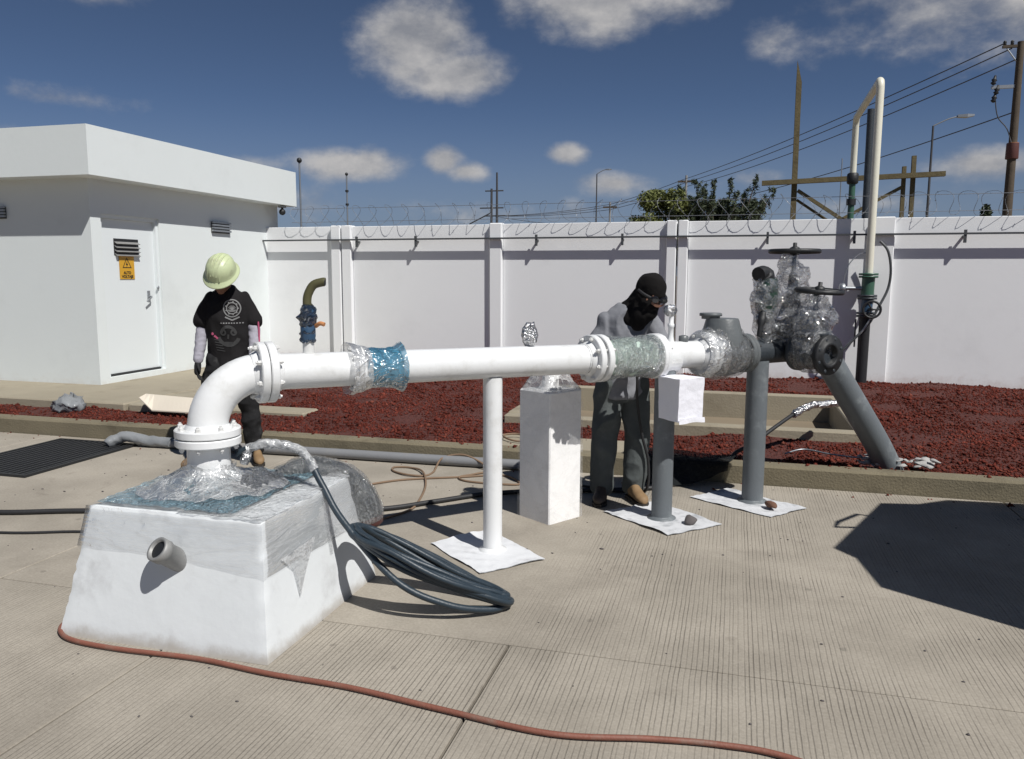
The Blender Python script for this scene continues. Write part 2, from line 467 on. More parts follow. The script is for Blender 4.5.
M['film_green'] = film('greenish_clear_film', (.74, .80, .77), (.22, .88), .07, 12, (2.2, 2.2, 1), bump=1.0)
M['film_dark'] = film('smoky_stretch_film', (.42, .43, .43), (.12, .7), .10, 11, (2.5, 2.5, 1), bump=.8)
M['film_navy'] = film('navy_plastic_bag', (.02, .045, .09), (.85, 1.0), .10, 24, bump=1.0)
M['net'] = film('black_shade_net', (.015, .017, .018), (.75, .95), .8, 40, (1, 1, 1), bump=.2, spec=.1, gloss=False)
M['yellow'] = material('yellow_sign_face', (.58, .31, .02), .5, var=.04)
M['black_print'] = material('black_print', (.015, .013, .01), .6)
M['white_print'] = material('pale_shirt_print', (.2, .2, .2), .8)
M['grey_print'] = material('dark_grey_shirt_print', (.036, .036, .037), .85)
M['pink_print'] = material('pink_trim', (.42, .08, .16), .8)
M['helmet'] = material('pale_green_helmet', (.50, .56, .34), .4, var=.1, scale=8, bump=.1, dirt=(.36, .38, .24), dirt_scale=9)
M['skin'] = material('brown_skin', (.20, .10, .065), .6, var=.08, scale=20)
M['shirt_black'] = material('black_cotton', (.013, .012, .013), .9, var=.3, scale=12, bump=.4, bscale=30, spec=.2)
M['sleeve'] = material('pale_grey_sleeve', (.36, .35, .40), .85, var=.12, scale=25, bump=.4, bscale=25, spec=.2)
M['pants_black'] = material('black_trousers', (.015, .015, .016), .9, var=.4, scale=16, bump=.5, bscale=25, dirt=(.06, .06, .06), dirt_scale=9, spec=.2)
M['pants_grey'] = material('grey_work_trousers', (.085, .095, .095), .9, var=.25, scale=9, bump=.5, bscale=25, dirt=(.13, .14, .14), dirt_scale=4, spec=.2)
M['shirt_grey'] = material('grey_work_shirt', (.21, .215, .235), .9, var=.2, scale=10, bump=.5, bscale=25, spec=.2)
M['hood'] = material('black_hood_cloth', (.010, .009, .009), .95, var=.3, scale=20, bump=.4, bscale=30, spec=.15)
M['boot'] = material('tan_work_boot', (.22, .14, .07), .7, var=.2, scale=20)
M['boot_dark'] = material('dark_brown_boot', (.06, .045, .035), .6, var=.2, scale=20)
M['sole'] = material('boot_sole', (.03, .025, .02), .8)
M['glove'] = material('black_glove', (.012, .012, .013), .8)
M['lens'] = material('dark_goggle_lens', (.01, .01, .012), .08, var=0, bump=0)
M['stone_grey'] = material('grey_stone', (.10, .09, .09), .9, var=.2, scale=20)
M['stone_brown'] = material('brown_stone', (.14, .07, .045), .9, var=.2, scale=20)
M['cap_red'] = material('dark_red_plug', (.10, .035, .03), .6)
M['truck'] = material('white_truck_paint', (.7, .7, .7), .25, var=.01)
M['glass'] = material('dark_vehicle_glass', (.02, .025, .03), .05, var=0, bump=0)
M['film_crisp2'] = film('dark_crumpled_film', (.25, .26, .28), (.35, .9), .08, 18, bump=1.0, spec=1.0)
M['tarp'] = material('crumpled_grey_plastic', (.22, .23, .24), .3, var=.3, scale=10, bump=.6, bscale=16)
M['cream_panel'] = material('cream_board', (.62, .56, .47), .8, var=.05, scale=4)


# ------------------------------------------------------------------ mesh building
class MB:
    def __init__(self):
        self.v, self.f, self.sm = [], [], []

    def add(self, verts, faces, smooth=False):
        o = len(self.v)
        self.v += [Vector(p) for p in verts]
        for q in faces:
            self.f.append(tuple(i + o for i in q))
            self.sm.append(smooth)
        return self

    def box(self, lo, hi, ch=0.0, rot=0.0, piv=None):
        x0, y0, z0 = lo
        x1, y1, z1 = hi
        if ch <= 0:
            vs = [(x0, y0, z0), (x1, y0, z0), (x1, y1, z0), (x0, y1, z0), (x0, y0, z1), (x1, y0, z1), (x1, y1, z1), (x0, y1, z1)]
            fs = [(3, 2, 1, 0), (4, 5, 6, 7), (0, 1, 5, 4), (1, 2, 6, 5), (2, 3, 7, 6), (3, 0, 4, 7)]
        else:  # chamfered top rim and vertical corners
            c = ch
            def ringz(z, i):
                a, b_, d, e = x0 + i, y0 + i, x1 - i, y1 - i
                return [(a + c, b_, z), (d - c, b_, z), (d, b_ + c, z), (d, e - c, z), (d - c, e, z), (a + c, e, z), (a, e - c, z), (a, b_ + c, z)]
            vs = ringz(z0, 0) + ringz(z1 - c, 0) + ringz(z1, c * .9)
            fs = [tuple(range(7, -1, -1)), tuple(range(16, 24))]
            for k in (0, 8):
                for i in range(8):
                    j = (i + 1) % 8
                    fs.append((k + i, k + j, k + 8 + j, k + 8 + i))
        if rot:
            px, py = piv or ((x0 + x1) / 2, (y0 + y1) / 2)
            vs = [(px + (x - px) * cos(rot) - (y - py) * sin(rot), py + (x - px) * sin(rot) + (y - py) * cos(rot), z) for x, y, z in vs]
        return self.add(vs, fs)

    def loft(self, rings, caps=True, smooth=True, closed=False):
        n = len(rings[0])
        vs = [p for r in rings for p in r]
        fs = []
        R = len(rings)
        for k in range(R if closed else R - 1):
            k2 = (k + 1) % R
            for i in range(n):
                j = (i + 1) % n
                fs.append((k * n + i, k * n + j, k2 * n + j, k2 * n + i))
        self.add(vs, fs, smooth)
        if caps and not closed:
            o = len(self.v)   # caps get corners of their own, so side shading stays straight
            self.v += [Vector(p) for p in rings[0]] + [Vector(p) for p in rings[-1]]
            self.f.append(tuple(o + i for i in range(n - 1, -1, -1)))
            self.f.append(tuple(o + n + i for i in range(n)))
            self.sm += [False, False]
        return self

    def tube(self, path, r, n=12, caps=True, closed=False):
        pts = [Vector(p) for p in path]
        R = len(pts)
        rad = r if isinstance(r, (list, tuple)) else [r] * R
        t0 = (pts[1] - pts[0]).normalized()
        ref = Vector((0, 0, 1)) if abs(t0.z) < .9 else Vector((1, 0, 0))
        u = t0.cross(ref).normalized()
        rings = []
        for i, p in enumerate(pts):
            if closed:
                t = (pts[(i + 1) % R] - pts[i - 1]).normalized()
            else:
                t = (pts[min(i + 1, R - 1)] - pts[max(i - 1, 0)]).normalized()
            u = (u - t * u.dot(t)).normalized()
            v = t.cross(u)
            rings.append([p + (u * cos(2 * pi * k / n) + v * sin(2 * pi * k / n)) * rad[i] for k in range(n)])
        return self.loft(rings, caps, True, closed)

    def cyl(self, a, b, r, r2=None, n=16):
        return self.tube([a, b], [r, r if r2 is None else r2], n)

    def lathe(self, a, axis, prof, n=20, caps=True):
        """prof = [(radius, distance along axis)]"""
        a, t = Vector(a), Vector(axis).normalized()
        ref = Vector((0, 0, 1)) if abs(t.z) < .9 else Vector((1, 0, 0))
        u = t.cross(ref).normalized()
        v = t.cross(u)
        rings = [[a + t * d + (u * cos(2 * pi * k / n) + v * sin(2 * pi * k / n)) * r for k in range(n)] for r, d in prof]
        return self.loft(rings, caps, True)

    def ball(self, c, r, n=12, m=8, sq=(1, 1, 1)):
        c = Vector(c)
        rings = []
        for j in range(m + 1):
            th = -pi / 2 + pi * j / m
            rr = max(cos(th), .02)
            rings.append([c + Vector((cos(2 * pi * k / n) * rr * r * sq[0], sin(2 * pi * k / n) * rr * r * sq[1], sin(th) * r * sq[2])) for k in range(n)])
        return self.loft(rings, True, True)

    def displace(self, amp, freq, seed=0.0, aniso=(1, 1, 1), start=0):
        for i in range(start, len(self.v)):
            p = self.v[i]
            q = Vector((p.x * aniso[0], p.y * aniso[1], p.z * aniso[2])) * freq + Vector((seed, seed * 1.7, seed * .3))
            self.v[i] = p + Vector(noise.noise_vector(q)) * amp
        return self

    def build(self, name, mat, parent=None, sharp=None):
        me = bpy.data.meshes.new(name)
        me.from_pydata([tuple(p) for p in self.v], [], self.f)
        me.polygons.foreach_set('use_smooth', self.sm)
        if sharp is not None:
            me.polygons.foreach_set('use_smooth', [True] * len(self.f))
            me.set_sharp_from_angle(angle=radians(sharp))
        me.materials.append(mat)
        me.update()
        o = bpy.data.objects.new(name, me)
        COL.objects.link(o)
        if parent is not None:
            o.parent = parent
        return o


def fix_normals(o):
    bm = bmesh.new()
    bm.from_mesh(o.data)
    bmesh.ops.recalc_face_normals(bm, faces=bm.faces)
    bm.to_mesh(o.data)
    bm.free()
    return o


def tag(o, label=None, cat=None, group=None, kind=None):
    if label:
        o['label'] = label
    if cat:
        o['category'] = cat
    if group:
        o['group'] = group
    if kind:
        o['kind'] = kind
    return o


def empty(name, label, cat, loc=(0, 0, 0), rz=0.0, group=None):
    o = bpy.data.objects.new(name, None)
    COL.objects.link(o)
    o.empty_display_size = .1
    o.location = loc
    o.rotation_euler = (0, 0, rz)
    return tag(o, label, cat, group)


def bez(pts, n=10, closed=False):
    """Catmull-Rom through points"""
    P = [Vector(p) for p in pts]
    out = []
    L = len(P)
    for i in range(L if closed else L - 1):
        if closed:
            a, b, c, d = P[i - 1], P[i], P[(i + 1) % L], P[(i + 2) % L]
        else:
            a, b, c, d = P[max(i - 1, 0)], P[i], P[i + 1], P[min(i + 2, L - 1)]
        for k in range(n):
            t = k / n
            out.append(.5 * ((2 * b) + (c - a) * t + (2 * a - 5 * b + 4 * c - d) * t * t + (3 * b - a - 3 * c + d) * t ** 3))
    if not closed:
        out.append(P[-1])
    return out


def share(o, name, parent, loc=None, rot=None):
    """another instance of a piece: same mesh data"""
    c = o.copy()
    COL.objects.link(c)
    c.parent = parent
    if loc is not None:
        c.location = loc
    if rot is not None:
        c.rotation_euler = rot
    return c


# frame of the diagonal pipeline: s along it, b towards the camera's right, z up
PA = Vector((1, 1, 0)) / sqrt(2)
PB = Vector((1, -1, 0)) / sqrt(2)
PO = Vector((-2.35, 3.33, 0))


def PL(s, b=0.0, z=0.0):
    return PO + PA * s + PB * b + Vector((0, 0, z))


def axis_z(s):
    return 1.138 - .014 * s

# ================================================================== SETTING
ground = tag(MB().box((-1500, -1500, -.5), (1500, 1500, -.06)).build('ground', M['earth']), kind='structure')
MB().box((-13, -4, -.059), (9, 6.4, -.03)).build('joint_bed', M['joint'], ground)
G2 = .005
slabs = []
for x0, x1, k in ((-8, -5.17, 'smooth'), (-5.17, -2.34, 'worn'), (-2.34, -.9, 'grooved'), (-.9, 1.93, 'grooved'), (1.93, 4.76, 'grooved'), (4.76, 7.6, 'grooved')):
    slabs.append((x0, x1, -3.5, 3.217, k))
for x0, x1, k in ((-12.2, -9.39, 'smooth'), (-9.39, -6.56, 'smooth'), (-6.56, -3.73, 'smooth'), (-3.73, 1.93, 'half'), (1.93, 4.76, 'grooved'), (4.76, 7.6, 'grooved')):
    slabs.append((x0, x1, 3.217, 6.36, k))
for x0, x1, y0, y1, k in slabs:
    MB().box((x0 + G2, y0 + G2, -.055), (x1 - G2, y1 - G2, 0), ch=.005).build('slab', M['slab_' + k], ground)

kerb_path = MB().box((-14, 6.365, -.05), (14, 6.52, .155), ch=.018)
kerb = tag(kerb_path.build('kerb', M['kerb']), kind='structure')

PIT = (-2.2, 1.25, 7.63, 9.85)


def soil_z(x, y):
    z = .105 + .05 * min(1, max(0, (y - 6.6) / 2.5))
    z += .05 * (noise.noise(Vector((x * .8, y * .8, 3))) + .5 * noise.noise(Vector((x * 2.3, y * 2.3, 8))))
    if y > 11.7:
        z = max(z, .13)
    return z


def in_pit(x, y, e=0.0):
    return PIT[0] - e < x < PIT[1] + e and PIT[2] - e < y < PIT[3] + e


def in_pad(x, y):
    return (x < -5.65 and y > 7.2) or (-5.8 < x < -4.3 and 7.35 < y < 7.7)


def make_soil():
    nx, ny = 230, 56
    xs = np.linspace(-14, 9, nx)
    ys = np.linspace(6.5, 12.3, ny)
    b = MB()
    vs = [(x, y, soil_z(x, y)) for y in ys for x in xs]
    fs = []
    for j in range(ny - 1):
        for i in range(nx - 1):
            cx_, cy_ = (xs[i] + xs[i + 1]) / 2, (ys[j] + ys[j + 1]) / 2
            if in_pit(cx_, cy_, -.1):
                continue
            fs.append((j * nx + i, j * nx + i + 1, (j + 1) * nx + i + 1, (j + 1) * nx + i))
    b.add(vs, fs, True)
    return tag(b.build('soil', M['soil']), kind='structure')


make_soil()


def make_gravel():
    """loose lava stones over the bed, uncountable"""
    rng = np.random.default_rng(3)
    n = 150000
    x = rng.uniform(-9.5, 5.5, n)
    y = 6.54 + (rng.random(n) ** 1.25) * 5.58
    bare = rng.random(n)
    keep = np.array([not in_pit(a, c, .02) and not in_pad(a, c) and e < .95 + 1.6 * noise.noise(Vector((a * 1.7, c * 1.7, 5))) for a, c, e in zip(x, y, bare)])
    x, y = x[keep], y[keep]
    n = len(x)
    z = np.array([soil_z(a, c) for a, c in zip(x, y)])
    # strays kicked onto the kerb and the slab at its foot
    k1 = 420
    xk = rng.uniform(-9, 3.5, k1)
    on = rng.random(k1) < .6
    x, y = np.append(x, xk), np.append(y, np.where(on, rng.uniform(6.43, 6.52, k1), 6.35 - rng.exponential(.12, k1)))
    z = np.append(z, np.where(on, .152, -.004))
    n = len(x)
    s = rng.lognormal(math.log(.0072), .52, n)
    s = np.clip(s, .005, .034)
    base = np.array([(1, 0, 0), (0, 1, 0), (-1, 0, 0), (0, -1, 0), (0, 0, 1), (0, 0, -1)], float)
    faces = np.array([(0, 1, 4), (1, 2, 4), (2, 3, 4), (3, 0, 4), (1, 0, 5), (2, 1, 5), (3, 2, 5), (0, 3, 5)])
    ang = rng.uniform(0, 2 * pi, n)
    sc = rng.uniform(.6, 1.35, (n, 6, 3))
    V = base[None] * sc * s[:, None, None]
    V[:, :, 2] *= .75
    V += rng.normal(0, .22, (n, 6, 3)) * s[:, None, None]
    ca, sa = np.cos(ang)[:, None], np.sin(ang)[:, None]
    X = V[:, :, 0] * ca - V[:, :, 1] * sa + x[:, None]
    Y = V[:, :, 0] * sa + V[:, :, 1] * ca + y[:, None]
    Z = V[:, :, 2] + z[:, None] + s[:, None] * .35
    P = np.stack([X, Y, Z], -1).reshape(-1, 3)
    Fc = (faces[None] + (np.arange(n) * 6)[:, None, None]).reshape(-1, 3)
    me = bpy.data.meshes.new('gravel')
    me.vertices.add(len(P))
    me.vertices.foreach_set('co', P.ravel())
    me.loops.add(Fc.size)
    me.loops.foreach_set('vertex_index', Fc.ravel())
    me.polygons.add(len(Fc))
    me.polygons.foreach_set('loop_start', np.arange(len(Fc)) * 3)
    me.update()
    me.validate()
    me.materials.append(M['gravel'])
    o = bpy.data.objects.new('gravel', me)
    COL.objects.link(o)
    return tag(o, kind='stuff')


make_gravel()

# walkway round the building
pad = tag(MB().box((-14, 7.2, -.04), (-6.412, 12.1, .2), ch=.015).build('walkway', M['pad']), kind='structure')
MB().box((-6.4, 7.24, -.04), (-5.7, 12.1, .192), ch=.015).build('slab', M['pad'], pad)
MB().box((-5.69, 7.36, -.04), (-4.3, 7.68, .17), ch=.015).build('slab', M['pad'], pad)

# concrete pit frame in the gravel bed
pit = empty('valve_pit', 'low rectangular concrete pit frame set in the red gravel bed', 'pit', (-.47, 8.7, 0))


def pit_piece(name, lo, hi, ch=.012):
    o = MB().box(lo, hi, ch).build(name, M['pad'], pit)
    o.matrix_parent_inverse = Matrix.Translation((.47, -8.7, 0))
    return o


x0, x1, y0, y1 = PIT
pit_piece('front_kerb', (x0, y0, -.3), (x1, y0 + .15, .215))
pit_piece('back_kerb', (x0, y1 - .15, -.3), (x1, y1, .235))
pit_piece('side_kerb', (x0, y0 + .152, -.3), (x0 + .15, y1 - .152, .225))
pit_piece('side_kerb', (x1 - .15, y0 + .152, -.3), (x1, y1 - .152, .225))
pit_piece('pit_floor', (x0 + .152, y0 + .152, -.32), (x1 - .152, y1 - .152, -.18), 0)

# ------------------------------------------------------------------ perimeter wall
WY = 12.1
WROT = -radians(1.5)
wall = empty('perimeter_wall', 'long white precast panel wall behind the gravel bed', 'wall', (-2, WY, 0), WROT)
WI = Matrix.Translation((2, -WY, 0))


def wpart(b, name, mat, parent=None):
    o = b.build(name, mat, parent or wall)
    if parent is None:
        o.matrix_parent_inverse = WI
    return o


joints = [-7.82, -6.315, -3.62, -.835, 1.93, 4.7, 7.45, 10.2]
wide = {1: .185, 3: .155, 4: .13, 2: .1, 5: .1, 6: .1}
TOPZ = 2.40
for i in range(len(joints) - 1):
    a = joints[i] + wide.get(i, 0) + .004
    c = joints[i + 1] - wide.get(i + 1, 0) - .004
    b = MB()
    b.box((a, WY, -.3), (c, WY + .09, TOPZ - .004 * (i % 2)), ch=.006)
    wpart(b, 'panel', M['white_wall'])
for i in range(1, 7):
    x = joints[i]
    h = wide[i]
    if i in (1, 3):
        for lo, hi in ((x - h, x - .012), (x + .012, x + h)):
            wpart(MB().box((lo, WY - .075, -.3), (hi, WY + .12, TOPZ + .012), ch=.012), 'pillar', M['white_wall'])
    else:
        wpart(MB().box((x - h, WY - .075, -.3), (x + h, WY + .12, TOPZ + .012), ch=.012), 'pillar', M['white_wall'])
RAILZ = 2.175
wpart(MB().box((-7.765, WY - .135, RAILZ - .012), (10, WY - .085, RAILZ + .012)), 'rail', M['rail'])
for x in (-6.0, -4.95, -2.95, -1.63, .42, 1.55, 2.9, 4.2):
    b = MB()
    b.box((x - .016, WY - .125, RAILZ - .12), (x + .016, WY - .085, RAILZ - .014))
    b.box((x - .012, WY - .084, RAILZ - .05), (x + .012, WY + .0, RAILZ - .02))
    b.box((x - .016, WY - .13, RAILZ + .014), (x + .016, WY - .09, RAILZ + .05))
    wpart(b, 'bracket', M['rail'])


def razor_coil():
    b = MB()
    rnd = random.Random(5)
    x, t = -7.3, 0.0
    pts = []
    R0, pitch = .165, .29
    n = 20
    L = int((9.5 + 7.3) / pitch)
    for k in range(L * n):
        ph = 2 * pi * k / n
        xx = -7.3 + pitch * k / n
        wob = .025 * noise.noise(Vector((xx * 1.3, 0, 0)))
        r = R0 + .02 * noise.noise(Vector((xx * .9, 5, 0)))
        pts.append((xx + .05 * sin(ph * 2 + xx), WY + .03 + r * cos(ph), TOPZ + .175 + wob + r * sin(ph)))
    b.tube(pts, .003, 4)
    for k in range(0, len(pts), 3):  # barbs
        p = Vector(pts[k])
        q = Vector(pts[min(k + 1, len(pts) - 1)]) - p
        q.normalize()
        s = Vector((rnd.uniform(-1, 1), rnd.uniform(-1, 1), rnd.uniform(-1, 1))).normalized() * .014
        b.add([p - s, p + q * .008, p + s, p - q * .008], [(0, 1, 2, 3)])
    for zz in (.08, .3):
        b.tube([(-7.3, WY + .05, TOPZ + zz), (9.5, WY + .05, TOPZ + zz)], .0035, 4)
    for i, p in enumerate(b.v):
        b.v[i] = Vector((-2, WY, 0)) + Matrix.Rotation(WROT, 3, 'Z') @ (p - Vector((-2, WY, 0)))
    return tag(b.build('razor_wire', M['razor']), 'coil of razor wire running along the top of the white perimeter wall', 'razor wire')


razor_coil()

# ------------------------------------------------------------------ building
BX, BY, BZ = -7.77, 8.34, .2     # front right corner
bld = empty('white_building', 'flat roofed white building with a deep parapet beside the walkway', 'building', (BX, BY, BZ))
BI = Matrix.Translation((-BX, -BY, -BZ))


def bpart(b, name, mat, parent=None):
    o = b.build(name, mat, parent or bld)
    if parent is None:
        o.matrix_parent_inverse = BI
    return o


BYE, BTOP = 12.62, 2.83
D0, D1, DZ0, DZ1 = BY + .17, BY + 1.24, BZ + .075, 2.365
b = MB()
ys, zs = [BY, D0, D1, BYE], [BZ, DZ0, DZ1, BTOP]
for i in range(3):
    for j in range(3):
        if i == 1 and j == 1:
            continue
        b.add([(BX, ys[i], zs[j]), (BX, ys[i + 1], zs[j]), (BX, ys[i + 1], zs[j + 1]), (BX, ys[i], zs[j + 1])], [(0, 1, 2, 3)])
dd = .11
b.add([(BX, D0, DZ0), (BX, D0, DZ1), (BX - dd, D0, DZ1), (BX - dd, D0, DZ0)], [(0, 1, 2, 3)])
b.add([(BX, D1, DZ0), (BX, D1, DZ1), (BX - dd, D1, DZ1), (BX - dd, D1, DZ0)], [(3, 2, 1, 0)])
b.add([(BX, D0, DZ1), (BX, D1, DZ1), (BX - dd, D1, DZ1), (BX - dd, D0, DZ1)], [(0, 1, 2, 3)])
b.add([(BX, D0, DZ0), (BX, D1, DZ0), (BX - dd, D1, DZ0), (BX - dd, D0, DZ0)], [(3, 2, 1, 0)])
b.add([(-15, BY, BZ), (BX, BY, BZ), (BX, BY, BTOP), (-15, BY, BTOP)], [(0, 1, 2, 3)])
b.add([(-15, BYE, BZ), (BX, BYE, BZ), (BX, BYE, BTOP), (-15, BYE, BTOP)], [(3, 2, 1, 0)])
b.add([(-15, BY, BZ), (-15, BYE, BZ), (-15, BYE, BTOP), (-15, BY, BTOP)], [(3, 2, 1, 0)])
bpart(b, 'wall', M['building'])
OV = .31
bpart(MB().box((-15.3, BY - OV, 2.785), (BX + OV, BYE + .12, 3.37)), 'parapet', M['building'])
# door set back in its opening
door = bpart(MB().box((BX - dd - .05, D0 + .045, DZ0 + .03), (BX - .075, D1 - .045, DZ1 - .05), ch=0), 'door', M['door'])
door.matrix_parent_inverse = BI


def dpart(b, name, mat):
    o = b.build(name, mat, door)
    return o


b = MB()
b.box((BX - .10, D0 + .001, DZ0 + .001), (BX - .03, D0 + .044, DZ1 - .001))
b.box((BX - .10, D1 - .044, DZ0 + .001), (BX - .03, D1 - .001, DZ1 - .001))
b.box((BX - .10, D0 + .046, DZ1 - .048), (BX - .03, D1 - .046, DZ1 - .001))
dpart(b, 'frame', M['door'])
dpart(MB().box((BX - .12, D0 + .05, DZ0 + .004), (BX - .045, D1 - .05, DZ0 + .026)), 'threshold', M['black_iron'])
for k in range(4):  # louvre blades over a dark opening
    z = 1.87 + k * .052
    dpart(MB().add([(BX - .074, 8.80, z), (BX - .074, 9.23, z), (BX - .03, 9.23, z - .028), (BX - .03, 8.80, z - .028),
                    (BX - .074, 8.80, z + .006), (BX - .074, 9.23, z + .006), (BX - .028, 9.23, z - .022), (BX - .028, 8.80, z - .022)],
                   [(0, 1, 2, 3), (7, 6, 5, 4), (3, 2, 6, 7), (0, 3, 7, 4), (1, 5, 6, 2), (0, 4, 5, 1)]), 'slat', M['grey_stub'])
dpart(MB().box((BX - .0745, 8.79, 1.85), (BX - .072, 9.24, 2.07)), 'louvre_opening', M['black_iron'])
b = MB()
b.box((BX - .074, 9.36, 1.24), (BX - .06, 9.41, 1.38), ch=.004)
b.tube([(BX - .06, 9.385, 1.30), (BX - .02, 9.385, 1.30), (BX - .01, 9.37, 1.29), (BX - .01, 9.28, 1.235)], .011, 8)
dpart(b, 'handle', M['steel'])
dpart(MB().lathe((BX - .03, D1 - .06, 1.42), (1, 0, 0), [(.018, 0), (.022, .01), (.022, .018), (.012, .02)], 10), 'latch', M['steel'])


def vent(yc, zc, wd, hh, on_front=False, xc=0):
    root = bpart(MB(), 'vent', M['building']) if False else None
    b = MB()
    if on_front:
        b.box((xc - wd / 2, BY - .02, zc - hh / 2), (xc + wd / 2, BY - .002, zc + hh / 2))
    else:
        b.box((BX + .002, yc - wd / 2, zc - hh / 2), (BX + .02, yc + wd / 2, zc + hh / 2))
    v = bpart(b, 'vent', M['black_iron'])
    n = 4
    for k in range(n):
        z = zc - hh / 2 + hh * (k + .75) / n
        c = MB()
        if on_front:
            c.box((xc - wd / 2 - .01, BY - .05, z - .012), (xc + wd / 2 + .01, BY - .021, z + .014))
        else:
            c.box((BX + .021, yc - wd / 2 - .01, z - .012), (BX + .05, yc + wd / 2 + .01, z + .014))
        c.build('slat', M['steel'], v)
    return v


vent(10.96, 2.325, .44, .17)
vent(0, 2.385, .42, .15, True, -9.28)

# hazard sign on the door
sg = empty('warning_sign', 'yellow and black electrical hazard sign fixed to the white door', 'sign', (BX - .066, 9.0, 1.70))
SI = Matrix.Translation((-(BX - .066), -9.0, -1.70))


def sgp(b, name, mat):
    o = b.build(name, mat, sg)
    o.matrix_parent_inverse = SI
    return o


sx = BX - .07
sgp(MB().box((sx, 8.865, 1.54), (sx + .004, 9.135, 1.862)), 'plate', M['yellow'])


def tri_frame(b, x, yc, zc, R, t):
    o_ = [(yc + R * cos(radians(a)), zc + R * sin(radians(a))) for a in (90, 210, 330)]
    i_ = [(yc + (R - t * 2) * cos(radians(a)), zc + (R - t * 2) * sin(radians(a))) for a in (90, 210, 330)]
    vs = [(x, y, z) for y, z in o_ + i_] + [(x + .001, y, z) for y, z in o_ + i_]
    fs = []
    for k in range(3):
        j = (k + 1) % 3
        fs.append((6 + k, 6 + j, 9 + j, 9 + k))
    b.add(vs, fs)


b = MB()
tri_frame(b, sx + .0045, 9.0, 1.735, .095, .011)
b.add([(sx + .0055, y, z) for y, z in ((9.012, 1.79), (8.978, 1.728), (8.998, 1.728), (8.986, 1.69), (9.022, 1.742), (9.002, 1.742))],
      [(0, 1, 2, 5), (2, 3, 4, 5)])
sgp(b, 'hazard_triangle', M['black_print'])


def sign_text(body, size, z):
    c = bpy.data.curves.new('sign_lettering', 'FONT')
    c.body = body
    c.size = size
    c.align_x = 'CENTER'
    c.extrude = .0005
    c.offset = .0022
    c.materials.append(M['black_print'])
    tmp = bpy.data.objects.new('sign_lettering', c)
    COL.objects.link(tmp)
    me = bpy.data.meshes.new_from_object(tmp.evaluated_get(bpy.context.evaluated_depsgraph_get()))
    bpy.data.objects.remove(tmp)
    me.name = 'sign_lettering'
    o = bpy.data.objects.new('sign_lettering', me)
    COL.objects.link(o)
    o.parent = sg
    o.matrix_parent_inverse = SI
    o.matrix_basis = Matrix.Translation((sx + .0055, 9.0, z)) @ Matrix(((0, 0, 1, 0), (1, 0, 0, 0), (0, 1, 0, 0), (0, 0, 0, 1)))
    return o


sign_text('ALTO', .052, 1.607)
sign_text('VOLTAJE', .052, 1.556)

# camera under the eave
cs = empty('security_camera', 'small black dome security camera under the parapet corner', 'camera', (BX + .2, 12.45, 2.78))
o = MB().box((-.05, -.05, -.035), (.05, .05, -.003)).build('mount', M['steel'], cs)
o = MB().tube([(0, 0, -.036), (.02, -.03, -.07)], .02, 8).build('bracket', M['black_iron'], cs)
o = MB().ball((.03, -.05, -.11), .055, 12, 8).build('dome', M['black_iron'], cs)

# ------------------------------------------------------------------ beyond the wall
def aerial_mast(x, y, z1, r, label, ball=None, clamps=()):
    t = empty('mast', label, 'mast', (x, y, -.06))
    MB().tube([(0, 0, 0), (0, 0, z1 + .06)], r, 6).build('pole', M['steel'], t)
    if ball:
        MB().ball((0, 0, z1 + .06), ball, 8, 6).build('finial', M['black_iron'], t)
    for z in clamps:
        MB().tube([(0, 0, z), (0, 0, z + .12)], r * 2.2, 6).build('clamp', M['black_iron'], t)
    return t


aerial_mast(-8.69, 15, 3.92, .018, 'thin steel mast with a black ball tip behind the building corner', .055)
aerial_mast(-22.9, 45, 7.6, .045, 'thin mast with dark clamps beyond the wall, left of the pylon', .1, (5.8, 6.6))
aerial_mast(2.02, 18, 4.0, .012, 'hair-thin mast between the cream pipe and the timber posts')

# lattice style power pylon, far
py = empty('power_pylon', 'distant power pylon with crossarms beyond the wall', 'pylon', (-20.85, 70, -.06))
MB().tube([(0, 0, 0), (0, 0, 10.7)], [.17, .08], 6).build('mast', M['wire'], py)
MB().tube([(-.55, 0, 0), (-.5, 0, 9.3)], [.13, .1], 6).build('mast', M['wire'], py)
for z, x0_, x1_ in ((9.1, -1.1, .6), (7.6, -1.6, .6), (6.9, -1.2, .8)):
    MB().tube([(x0_, 0, z), (x1_, 0, z)], .06, 5).build('crossarm', M['wire'], py)
MB().tube([(-2.6, 0, 6.2), (-.5, 0, 7.2)], .06, 5).build('brace', M['wire'], py)


def street_lamp(x, y, z1, arm, label, r=.04):
    t = empty('street_lamp', label, 'street lamp', (x, y, -.06))
    MB().tube([(0, 0, 0), (0, 0, z1)], [r * 1.4, r * .8], 8).build('pole', M['wire'], t)
    dx, dz = arm
    MB().tube(bez([(0, 0, z1), (dx * .5, 0, z1 + dz * .72), (dx * .85, 0, z1 + dz)], 4), r * .55, 6).build('arm', M['steel'], t)
    b = MB().loft([[(dx * .82, -.1, z1 + dz - .03), (dx * .82, .1, z1 + dz - .03), (dx * .82, .1, z1 + dz + .04), (dx * .82, -.1, z1 + dz + .04)],
                   [(dx * 1.15, -.13, z1 + dz - .05), (dx * 1.15, .13, z1 + dz - .05), (dx * 1.15, .13, z1 + dz + .05), (dx * 1.15, -.13, z1 + dz + .05)],
                   [(dx * 1.4, -.08, z1 + dz - .01), (dx * 1.4, .08, z1 + dz - .01), (dx * 1.4, .08, z1 + dz + .04), (dx * 1.4, -.08, z1 + dz + .04)]], True, False)
    b.build('lamp_head', M['steel'], t)
    return t


